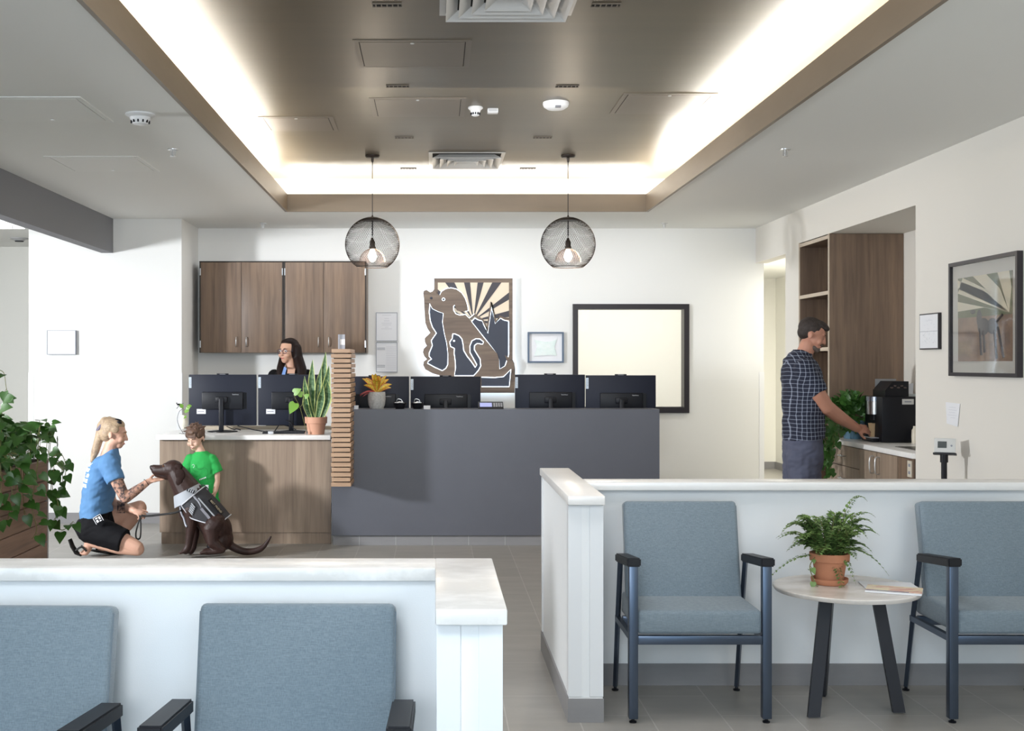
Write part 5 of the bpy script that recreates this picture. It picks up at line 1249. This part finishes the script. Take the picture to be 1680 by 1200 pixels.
# tail
tl = bez([D(374, 893), D(388, 901), D(403, 905.5), (D(420, 904)), D(433, 897), D(444, 881)], 5)
for i in range(len(tl) - 1):
    u = i / (len(tl) - 1); b.cap(tl[i], tl[i + 1], .034 - .014 * u if u < .7 else .024 - (u - .7) * .055, .034 - .014 * (u + .03) if u < .7 else .023 - (u - .7) * .055, n=10)
dog_body = b.blob('body', BRN, dg_, .006, 4)
from mathutils.bvhtree import BVHTree
dog_tree = BVHTree.FromPolygons([v.co for v in dog_body.data.vertices], [list(p.vertices) for p in dog_body.data.polygons])
def on_dog(p, off=.007):
    q, n_, i, d_ = dog_tree.find_nearest(p); return q + n_ * off
for sg in (-1, 1):
    b = MB(); Y_ = .066 * sg
    b.ell(D(293, 766, Y_ * .95), (.036, .016, .026)); b.ell(D(296, 779, Y_ * 1.25), (.040, .011, .048), Matrix.Rotation(R(-10), 3, 'Y')); b.ell(D(294, 791, Y_ * 1.32), (.028, .010, .036))
    b.blob('ear', mat('dark_ear_fur', (.022, .010, .008), .65, bump=(160, .5), spec=.15), dg_, .005, 3)
b = MB(); b.ell(D(248.6, 766.5), (.014, .017, .014)); b.done('nose', BLACK, dg_)
for sg in (-1, 1):
    b = MB(); b.ell(D(268, 765, .040 * sg), (.008, .008, .008)); b.done('eye', mat('amber_eye', (.12, .05, .02), .1), dg_)
b = MB(); b.tube([D(252, 777.5, -.016), D(262, 780, -.030), D(272, 782, -.042)], .0022, 5); b.done('mouth_line', BLACK, dg_)
# harness vest
VEST = mat('grey_webbing', (.095, .095, .105), .8, bump=(200, .5)); LGT = mat('light_grey_mesh', (.36, .38, .41), .7, bump=(200, .3)); PIP = mat('reflective_piping', (.55, .56, .6), .4)
# saddle: follows the trunk as a half sleeve around the back axis
ax0, ax1 = D(318, 822), D(352, 862)
def vestpt(u, th, off):
    """u along trunk 0..1.1, th angle around trunk from back line (0) toward camera side (+)"""
    c = ax0.lerp(ax1, u); d = (ax1 - ax0).normalized(); up = Vector((0, 0, 1)); up = (up - d * up.dot(d)).normalized(); sd = Vector((0, -1, 0))
    r = .118 + off + .012 * math.sin(u * 2)
    return c + (up * math.cos(th) + sd * math.sin(th)) * r
m = MB(); NU, NT = 12, 18; grid = []
for i in range(NU + 1):
    u = -.12 + 1.20 * i / NU; row = []
    # lower edge angle varies: longer flap in the middle front, shorter at rear
    tm = R(122) - R(50) * max(0, (i / NU - .4) / .6)
    for j in range(-NT, NT + 1): row.append(m.b.verts.new(vestpt(u, tm * j / NT, .014)))
    grid.append(row)
for i in range(NU):
    for j in range(2 * NT): m.b.faces.new((grid[i][j], grid[i][j + 1], grid[i + 1][j + 1], grid[i + 1][j]))
r_ = bmesh.ops.solidify(m.b, geom=list(m.b.faces), thickness=.008)
ve = m.done('harness', VEST, dg_)
m = MB()
for u in (-.12, 1.08):
    k = 0 if u < 0 else 1; tm = R(122) - R(50) * k
    m.tube([vestpt(u, tm * j / 14, .020) for j in range(-14, 15)], .0045, 6)
m.tube([vestpt(-.12 + 1.20 * i / 12, R(122) - R(50) * max(0, (i / 12 - .4) / .6), .02) for i in range(13)], .0045, 6)
m.done('piping', PIP, ve)
# patch with lettering
def vest_frame(u, th, off):
    p = vestpt(u, th, off); du = (vestpt(u + .02, th, off) - vestpt(u - .02, th, off)).normalized(); n_ = (p - ax0.lerp(ax1, u)).normalized(); w = n_.cross(du).normalized()
    M = Matrix((du, w, n_)).transposed().to_4x4(); M.translation = p; return M
Mv = vest_frame(.60, R(38), .026)
MB().box(-.075, .075, -.018, .018, -.004, .0, M=Mv).done('patch', BLACK, ve)
text('patch_lettering', 'BEST FRIEND', .024, Mv @ Vector((0, 0, .0012)), Mv.to_3x3(), mat('tan_thread', (.55, .47, .33), .8), ve, sx=.92)
Mv2 = vest_frame(.45, R(62), .024); MB().box(-.10, .10, -.005, .005, -.003, .001, M=Mv2).done('webbing', LGT, ve)
Mv2 = vest_frame(.55, R(76), .024); MB().box(-.05, .05, -.010, .010, -.003, .002, M=Mv2).done('webbing', mat('mid_grey_webbing', (.22, .22, .25), .8), ve)
# girth strap with buckles
m = MB()
for k in range(5):
    Mb = vest_frame(.12 + .03 * k, R(88 + k * 5), .022); m.box(-.022, .022, -.004, .004, 0, .006, M=Mb)
m.done('buckle', LGT, ve)
# chest piece
m = MB()
pts = []
cN = D(303, 812); 
def chest_ring(c, nrm, r1, r2, w, name, mm, off=0):
    pass
b = MB(); b.loft([(D(306, 804), (.098, 0, .050), (0, .112, 0)), (D(309, 813), (.108, 0, .058), (0, .124, 0)), (D(311, 821), (.114, 0, .062), (0, .130, 0))], n=32)
b.done('chest_plate', LGT, ve)
m = MB()
for dy, sg in ((-.127, -1), (.127, 1)):
    m.tube([on_dog(q) for q in bez([D(295, 820, dy * .6), D(294, 836, dy * .75), D(300, 852, dy * .8), D(309, 864, dy * .8)], 6)], .008, 6)
    m.tube([on_dog(q, .012) for q in bez([D(316, 812, dy * 1.2), D(326, 822, dy * 1.2), D(329, 838, dy * 1.2), D(324, 856, dy * 1.1)], 6)], .008, 6)
m.done('shoulder_strap', mat('steel_grey_strap', (.30, .31, .35), .5), ve)
m = MB(); Mb = Matrix.Translation(D(313, 806, -.118)) @ Matrix.Rotation(R(20), 4, 'Y')
m.box(-.03, .03, -.012, .0, -.010, .014, bev=.003, M=Mb); m.done('buckle', BLACK, ve)
m = MB(); Mb = Matrix.Translation(D(313, 806, -.131)) @ Matrix.Rotation(R(20), 4, 'Y')
for k in (-1, 0, 1): m.box(k * .016 - .004, k * .016 + .004, -.003, .0, -.008, .012, M=Mb)
m.done('buckle_bar', LGT, ve)
m = MB(); m.tube(bez([D(329, 803), D(332, 796), D(338, 800), D(337, 808)], 5), .004, 6).tube(bez([D(333, 806), D(337, 799), D(342, 804), D(341, 811)], 5), .004, 6); m.done('handle', VEST, ve)
# leash
le = thing('leash', 'black leash looped in the kneeling person hand and clipped to the dog harness', 'leash', K(228, 845, -.05))
MB().tube(bez([D(298, 838, -.10), K(285, 842, -.1), K(262, 845, -.07), K(240, 847, -.05), K(232, 846, -.05)], 8), .0085, 8).done('strap', SOLE, le)
MB().tube(bez([K(232, 846, -.05), K(227, 858, -.05), K(223, 875, -.05), K(224, 884, -.05), K(230, 882, -.05), K(231, 860, -.05), K(229, 846, -.05)], 8), .0062, 8).done('loop', SOLE, le)

# ---------------- boy
BY = 9.85
def B(px, py, dy=0): return W(px, py, BY + dy)
bo = thing('person', 'small boy in a bright green t-shirt standing behind the brown dog', 'person', (wx(335, BY), BY, 0))
HB = headM(B(321, 719), -108, 22, 0, .86)
b = MB(); head_prims(b, HB, child=True)
b.cap(B(326, 734), B(331, 748), .035, .042)
b.loft([(B(331, 745), (.06, 0, 0), (0, .045, 0)), (B(332, 757), (.098, 0, 0), (0, .065, 0)), (B(333, 790), (.10, 0, 0), (0, .07, 0)), (B(336, 822), (.105, 0, 0), (0, .075, 0)), (B(337, 834), (.09, 0, 0), (0, .07, 0))])
limb(b, [B(348, 758, -.01), B(355, 778, -.01), B(355, 792, -.02)], [.036, .032, .028]); limb(b, [B(355, 792, -.02), B(353, 806, -.05)], [.029, .021])
hand_prims(b, B(353, 806, -.05), (-.12, -.15, -1), (-1, .1, 0), s=.62, curl=(15, 25, 20))
limb(b, [B(309, 758, -.01), B(303, 778, -.03), B(306, 790, -.08)], [.036, .032, .028]); limb(b, [B(306, 790, -.08), B(318, 800, -.14)], [.028, .021])
hand_prims(b, B(318, 800, -.14), (1, -.3, -.3), (0, .3, -1), s=.62, curl=(10, 15, 15))
for dx in (8, 20): limb(b, [B(337 + dx * .6, 830), B(338 + dx, 862), B(338 + dx, 892)], [.052, .042, .028])
b.blob('body', SKIN_B, bo, .005, 3)
face_parts(bo, HB, closed=True, smile=1.5)
b = MB()
b.loft([(B(330.5, 741, .0), (.046, 0, 0), (0, .044, 0)), (B(331.5, 747), (.085, 0, 0), (0, .06, 0)), (B(332, 757), (.118, 0, 0), (0, .082, 0)), (B(333, 785), (.115, 0, 0), (0, .088, 0)), (B(335, 815), (.118, 0, 0), (0, .092, 0)), (B(337, 824), (.12, 0, 0), (0, .094, 0))], n=28)
b.cap(B(347, 755, -.01), B(357, 776, -.01), .048, .052, f1=True, n=18); b.cap(B(313, 755, -.01), B(303, 776, -.03), .048, .052, f1=True, n=18)
GREEN = mat('bright_green_cotton', (.02, .36, .07), .85, bump=(18, .8))
sh = b.blob('t_shirt', GREEN, bo, .005, 3, wrinkle=.006)
m = MB(); m.tube(bez([B(317, 763, -.094), B(325, 770, -.098), B(337, 768, -.098), B(341, 777, -.098), B(334, 786, -.098), B(325, 787, -.098)], 6), .0012, 4).tube(bez([B(314, 768, -.093), B(318, 772, -.095), B(322, 776, -.096)], 4), .0012, 4).done('line_drawing', mat('dark_green_print', (.01, .12, .03), .8), sh)
m = MB()
for k in range(5): m.prism([B(326.5 + k * 2.4, 787 - k * .9, -.099), B(328.4 + k * 2.4, 786.2 - k * .9, -.099), B(328 + k * 2.4, 789 - k * .8, -.099)], (0, .002, 0))
m.done('shirt_print', PAPER, sh); m = MB()
m.tube(bez([B(315, 764, -.094), B(317, 762, -.095), B(319, 765, -.096), B(317, 768, -.095)], 4), .0014, 4)
m.done('shirt_print', PAPER, sh); m = MB()
m.prism([B(337, 796, -.098), B(342, 796, -.098), B(342, 805, -.098), B(339, 805, -.098)], (0, .002, 0))
m.done('shirt_print', PAPER, sh)
b = MB(); b.loft([(B(337, 818), (.108, 0, 0), (0, .08, 0)), (B(337, 836), (.105, 0, 0), (0, .08, 0))], n=20)
for dx in (8, 20): b.cap(B(337 + dx * .6, 832), B(338 + dx, 868), .060, .058, f1=True)
b.blob('shorts', mat('dark_denim', (.03, .04, .07), .8), bo, .007, 2)
for dx in (8, 20):
    b = MB(); b.cap(B(338 + dx, 896, .01), B(337 + dx, 896.5, -.08), .028, .030); b.blob('shoe', BLACK, bo, .007, 2)
HAIRB = mat('brown_child_hair', (.17, .095, .06), .6, noise_c=((60, 60, 30), (.07, .04, .03), .4), bump=(90, .9))
b = MB(); E(b, HB, (-.024, 0, .045), (.096, .083, .082)); E(b, HB, (-.035, 0, .0), (.07, .076, .06)); E(b, HB, (.03, 0, .082), (.055, .064, .038))
for sg in (1, -1): E(b, HB, (.018, .060 * sg, .045), (.045, .02, .035))
random.seed(8)
for k in range(46):   # tousled tufts
    a = random.uniform(0, 6.28); el = random.uniform(.15, 1.5); d = Vector((math.cos(a) * math.cos(el), math.sin(a) * math.cos(el), math.sin(el)))
    p = Vector((-.015, 0, .05)) + Vector((d.x * .088, d.y * .076, d.z * .076)); Cc(b, HB, p, p + d * .018 + Vector((random.uniform(-.02, .03), random.uniform(-.02, .02), .004)), .011, .004, n=8)
for k in range(7):
    y = -.042 + k * .014; Cc(b, HB, (.062, y, .075), (.088 - abs(k - 3) * .003, y + .004, .038), .013, .006, n=8)
b.blob('hair', HAIRB, bo, .005, 1)

# ---------------- receptionist behind the monitors
RY_ = 11.25
def Q(px, py, dy=0): return W(px, py, RY_ + dy)
re_ = thing('person', 'long dark haired receptionist in glasses and a black jacket behind the monitors', 'person', (wx(477, RY_), RY_, 0))
HQ = headM(Q(473, 577, -.0), -120, 3, 0, 1.0)
b = MB(); head_prims(b, HQ)
b.cap(Q(476, 590), Q(478, 610), .048, .052)
b.loft([(Q(478, 604), (.075, 0, 0), (0, .06, 0)), (Q(477, 614), (.16, 0, 0), (0, .085, 0)), (Q(477, 650), (.15, 0, 0), (0, .10, 0)), (Q(477, 700), (.14, 0, 0), (0, .10, 0)), (Q(477, 735), (.17, 0, 0), (0, .12, 0))])
for sg in (-1, 1):
    limb(b, [Q(477 + sg * 27, 618), Q(477 + sg * 33, 660, -.02), Q(477 + sg * 32, 705, -.04)], [.05, .043, .03])
    hand_prims(b, Q(477 + sg * 32, 706, -.04), (0, -.1, -1), (-sg, 0, 0), s=.92, thumb_sg=sg)
    limb(b, [Q(477 + sg * 14, 740), Q(477 + sg * 14, 800), Q(477 + sg * 14, 856)], [.085, .06, .04]); b.cap(Q(477 + sg * 14, 864, 0), Q(477 + sg * 14, 864.5, -.12), .035, .035)
b.blob('body', m_skin('warm_skin', (.58, .34, .24)), re_, .006, 3)
face_parts(re_, HQ, closed=False, lip=mat('rose_lip', (.40, .07, .08), .4), smile=1.2)
b = MB()
b.loft([(Q(479, 607), (.095, 0, 0), (0, .09, 0)), (Q(477, 612), (.165, 0, 0), (0, .10, 0)), (Q(477, 625), (.19, 0, 0), (0, .115, 0)), (Q(477, 660), (.175, 0, 0), (0, .12, 0)), (Q(477, 735), (.18, 0, 0), (0, .13, 0))], n=28)
for sg in (-1, 1): limb(b, [Q(477 + sg * 27, 617), Q(477 + sg * 34, 660, -.02), Q(477 + sg * 33, 703, -.04)], [.062, .054, .042])
b.blob('jacket', mat('black_knit', (.005, .005, .006), .9, spec=.15), re_, .006, 3)
b = MB()
for sg in (-1, 1): b.cap(Q(477 + sg * 14, 735), Q(477 + sg * 14, 850), .098, .065, f1=True)
b.blob('trousers', mat('navy_cloth', (.02, .022, .035), .85), re_, .008, 2)
m = MB(); m.prism([Q(466, 602, -.10), Q(470, 604, -.115), Q(466, 622, -.135), (Q(460, 622, -.13))], (0, .03, 0)); m.done('shirt_collar', mat('light_blue_cotton', (.18, .30, .60), .8), re_)
m = MB(); m.prism([Q(472, 606, -.112), Q(484, 606, -.112), Q(482, 625, -.128), Q(469, 625, -.128)], (0, .02, 0)); m.done('neckline', MATS['warm_skin'], re_)
HAIRQ = mat('dark_brown_hair', (.016, .0075, .006), .45, noise_c=((90, 90, 6), (.008, .004, .004), .4), bump=(110, .5), spec=.15)
b = MB(); E(b, HQ, (-.034, 0, .038), (.094, .086, .088)); E(b, HQ, (-.008, 0, .085), (.072, .068, .036))
for sg in (1, -1):
    E(b, HQ, (-.012, .066 * sg, .005), (.050, .024, .085))
pr = [((462, 570), (460, 592), (457, 615), (459, 640)), ((492, 572), (496, 592), (498, 615), (500, 645)), ((488, 575), (490, 600), (489, 620), (490, 645)), ((484, 578), (488, 600), (492, 625), (494, 645))]
limb(b, [HQ @ Vector((-.03, -.07, .02)), HQ @ Vector((-.02, -.08, -.06)), Q(460, 606, -.07), Q(459, 628, -.11)], [.04, .034, .036, .030])
limb(b, [HQ @ Vector((-.03, .07, .03)), HQ @ Vector((-.03, .085, -.06)), Q(494, 606, -.06), Q(494, 640, -.12)], [.048, .048, .052, .042])
limb(b, [HQ @ Vector((-.08, .0, .0)), Q(486, 600, .06), Q(486, 640, .09)], [.07, .065, .06])
b.blob('hair', HAIRQ, re_, .005, 3)
GF = mat('purple_black_frame', (.03, .015, .05), .3)
m = MB(); s = 1
gl = []
for sg in (1, -1):
    c_ = Vector((.098, .030 * sg, .004)); m.tube([HQ @ (c_ + Vector((-abs(math.cos(a)) * .002, .0235 * math.cos(a), .0195 * math.sin(a)))) for a in [k * math.pi / 10 for k in range(21)]], .0026, 6)
    m.tube([HQ @ Vector((.096, .053 * sg, .010)), HQ @ Vector((.05, .074 * sg, .006)), HQ @ Vector((-.005, .080 * sg, .0))], .002, 5)
m.tube([HQ @ Vector((.099, -.008, .008)), HQ @ Vector((.103, 0, .010)), HQ @ Vector((.099, .008, .008))], .0022, 5)
gg = m.done('glasses', GF, re_)

# ---------------- man at the coffee machine
MY_ = 9.15
def N(px, py, dy=0): return W(px, py, MY_ + dy)
mn = thing('person', 'bearded person in a dark plaid shirt standing and reaching for a coffee cup', 'person', (wx(1316, MY_), MY_, 0))
HN = headM(N(1332, 549, 0), -14, 24, 0, 1.04)
b = MB(); head_prims(b, HN)
E(b, HN, (.058, 0, -.075), (.036, .040, .038))
b.cap(N(1326, 563), N(1316, 592), .056, .066)
b.loft([(N(1312, 594), (.075, 0, 0), (0, .14, 0)), (N(1316, 616), (.120, 0, 0), (0, .20, 0)), (N(1318, 660), (.13, 0, 0), (0, .18, 0)), (N(1317, 715), (.11, 0, 0), (0, .15, 0)), (N(1316, 740), (.10, 0, 0), (0, .13, 0))])
limb(b, [N(1322, 610, -.17), N(1341, 646, -.19), N(1356, 668, -.16)], [.070, .060, .054])
WR = W(1406, 703, 9.33)
limb(b, [N(1356, 668, -.16), N(1376, 684, -.05), WR], [.055, .052, .033])
hand_prims(b, WR, W(1436, 706, 9.38) - WR, (.05, .95, -.5), thumb_sg=1, curl=(14, 30, 22), s=1.0)
limb(b, [N(1314, 610, .18), N(1314, 655, .22), N(1314, 695, .23)], [.066, .055, .045]); limb(b, [N(1314, 695, .23), N(1322, 735, .22)], [.045, .03])
hand_prims(b, N(1322, 736, .22), (.2, 0, -1), (0, -1, 0), thumb_sg=-1)
for dy in (-.1, .1): limb(b, [N(1316, 745, dy), N(1318, 845, dy), N(1314, 915, dy)], [.075, .055, .045])
b.blob('body', SKIN_M, mn, .0055, 3)
face_parts(mn, HN, closed=True, brow=BROW)
def m_plaid():
    m = mat('plaid_cotton', (.022, .026, .052), .85, bump=(14, .9)); nt = m.node_tree; bb = nt.nodes['Principled BSDF']
    tc = nt.nodes.new('ShaderNodeTexCoord'); sp = nt.nodes.new('ShaderNodeSeparateXYZ')
    dn = nt.nodes.new('ShaderNodeTexNoise'); dn.inputs['Scale'].default_value = 5
    nt.links.new(tc.outputs['Object'], dn.inputs['Vector'])
    vm = nt.nodes.new('ShaderNodeVectorMath'); vm.operation = 'MULTIPLY_ADD'; nt.links.new(dn.outputs['Color'], vm.inputs[0]); vm.inputs[1].default_value = (.02, .02, .02); nt.links.new(tc.outputs['Object'], vm.inputs[2])
    nt.links.new(vm.outputs[0], sp.inputs[0])
    xx = mth(nt, 'MULTIPLY_ADD', sp.outputs[1], .12, sp.outputs[0])
    l1 = mth(nt, 'LESS_THAN', mth(nt, 'FRACT', mth(nt, 'MULTIPLY', xx, 34)), .16); l2 = mth(nt, 'LESS_THAN', mth(nt, 'FRACT', mth(nt, 'MULTIPLY', sp.outputs[2], 34)), .16)
    f = mth(nt, 'MULTIPLY', mth(nt, 'ADD', l1, l2), .42)
    nt.links.new(mixc(nt, f, (.010, .013, .032), (.40, .45, .56)), bb.inputs['Base Color']); return m
b = MB()
b.loft([(N(1314, 583), (.085, 0, -.02), (0, .11, 0)), (N(1312, 592), (.115, 0, -.01), (0, .17, 0)), (N(1314, 606), (.138, 0, 0), (0, .215, 0)), (N(1317, 635), (.148, 0, 0), (0, .215, 0)), (N(1318, 670), (.152, 0, 0), (0, .20, 0)), (N(1318, 700), (.152, 0, 0), (0, .195, 0)), (N(1318, 721), (.150, 0, .01), (0, .195, 0))], n=32)
b.cap(N(1320, 606, -.16), N(1343, 646, -.19), .083, .074, f1=True, n=20); b.cap(N(1314, 606, .17), N(1314, 652, .22), .08, .072, f1=True, n=20)
b.loft([(N(1317, 577, 0), (.070, 0, -.022), (0, .082, 0)), (N(1314, 590, 0), (.088, 0, -.03), (0, .11, 0))], n=24)
b.blob('plaid_shirt', m_plaid(), mn, .0065, 3, wrinkle=.009)
b = MB(); b.loft([(N(1317, 712), (.138, 0, 0), (0, .19, 0)), (N(1316, 745), (.145, 0, 0), (0, .20, 0)), (N(1316, 765), (.138, 0, 0), (0, .20, 0)), (N(1316, 800), (.120, 0, 0), (0, .19, 0))], n=28)
for dy in (-.1, .1): b.cap(N(1316, 752, dy), N(1316, 915, dy), .112, .075, f1=True)
b.blob('trousers', mat('grey_blue_trousers', (.080, .088, .135), .85, bump=(9, 1.0)), mn, .007, 3, wrinkle=.014)
for dy in (-.1, .1):
    b = MB(); b.cap(N(1310, 917.5, dy), N(1340, 917.5, dy), .046, .042); b.blob('shoe', BLACK, mn, .008, 2)
HAIRM = mat('dark_short_hair', (.014, .009, .007), .7, bump=(160, .8), noise_c=((50, 50, 50), (.05, .035, .03), .4))
b = MB(); E(b, HN, (-.022, 0, .038), (.094, .078, .082)); E(b, HN, (-.045, 0, -.005), (.060, .070, .055)); E(b, HN, (.025, 0, .085), (.062, .058, .032)); E(b, HN, (.070, 0, .078), (.028, .045, .022))
b.blob('hair', HAIRM, mn, .0055, 2)
b = MB(); E(b, HN, (.066, 0, -.086), (.034, .040, .026)); E(b, HN, (.040, -.030, -.084), (.036, .020, .020)); E(b, HN, (.040, .030, -.084), (.036, .020, .020)); E(b, HN, (.090, 0, -.047), (.012, .026, .007))
b.blob('beard', mat('grey_brown_beard', (.13, .10, .085), .8, bump=(160, .8)), mn, .005, 2)
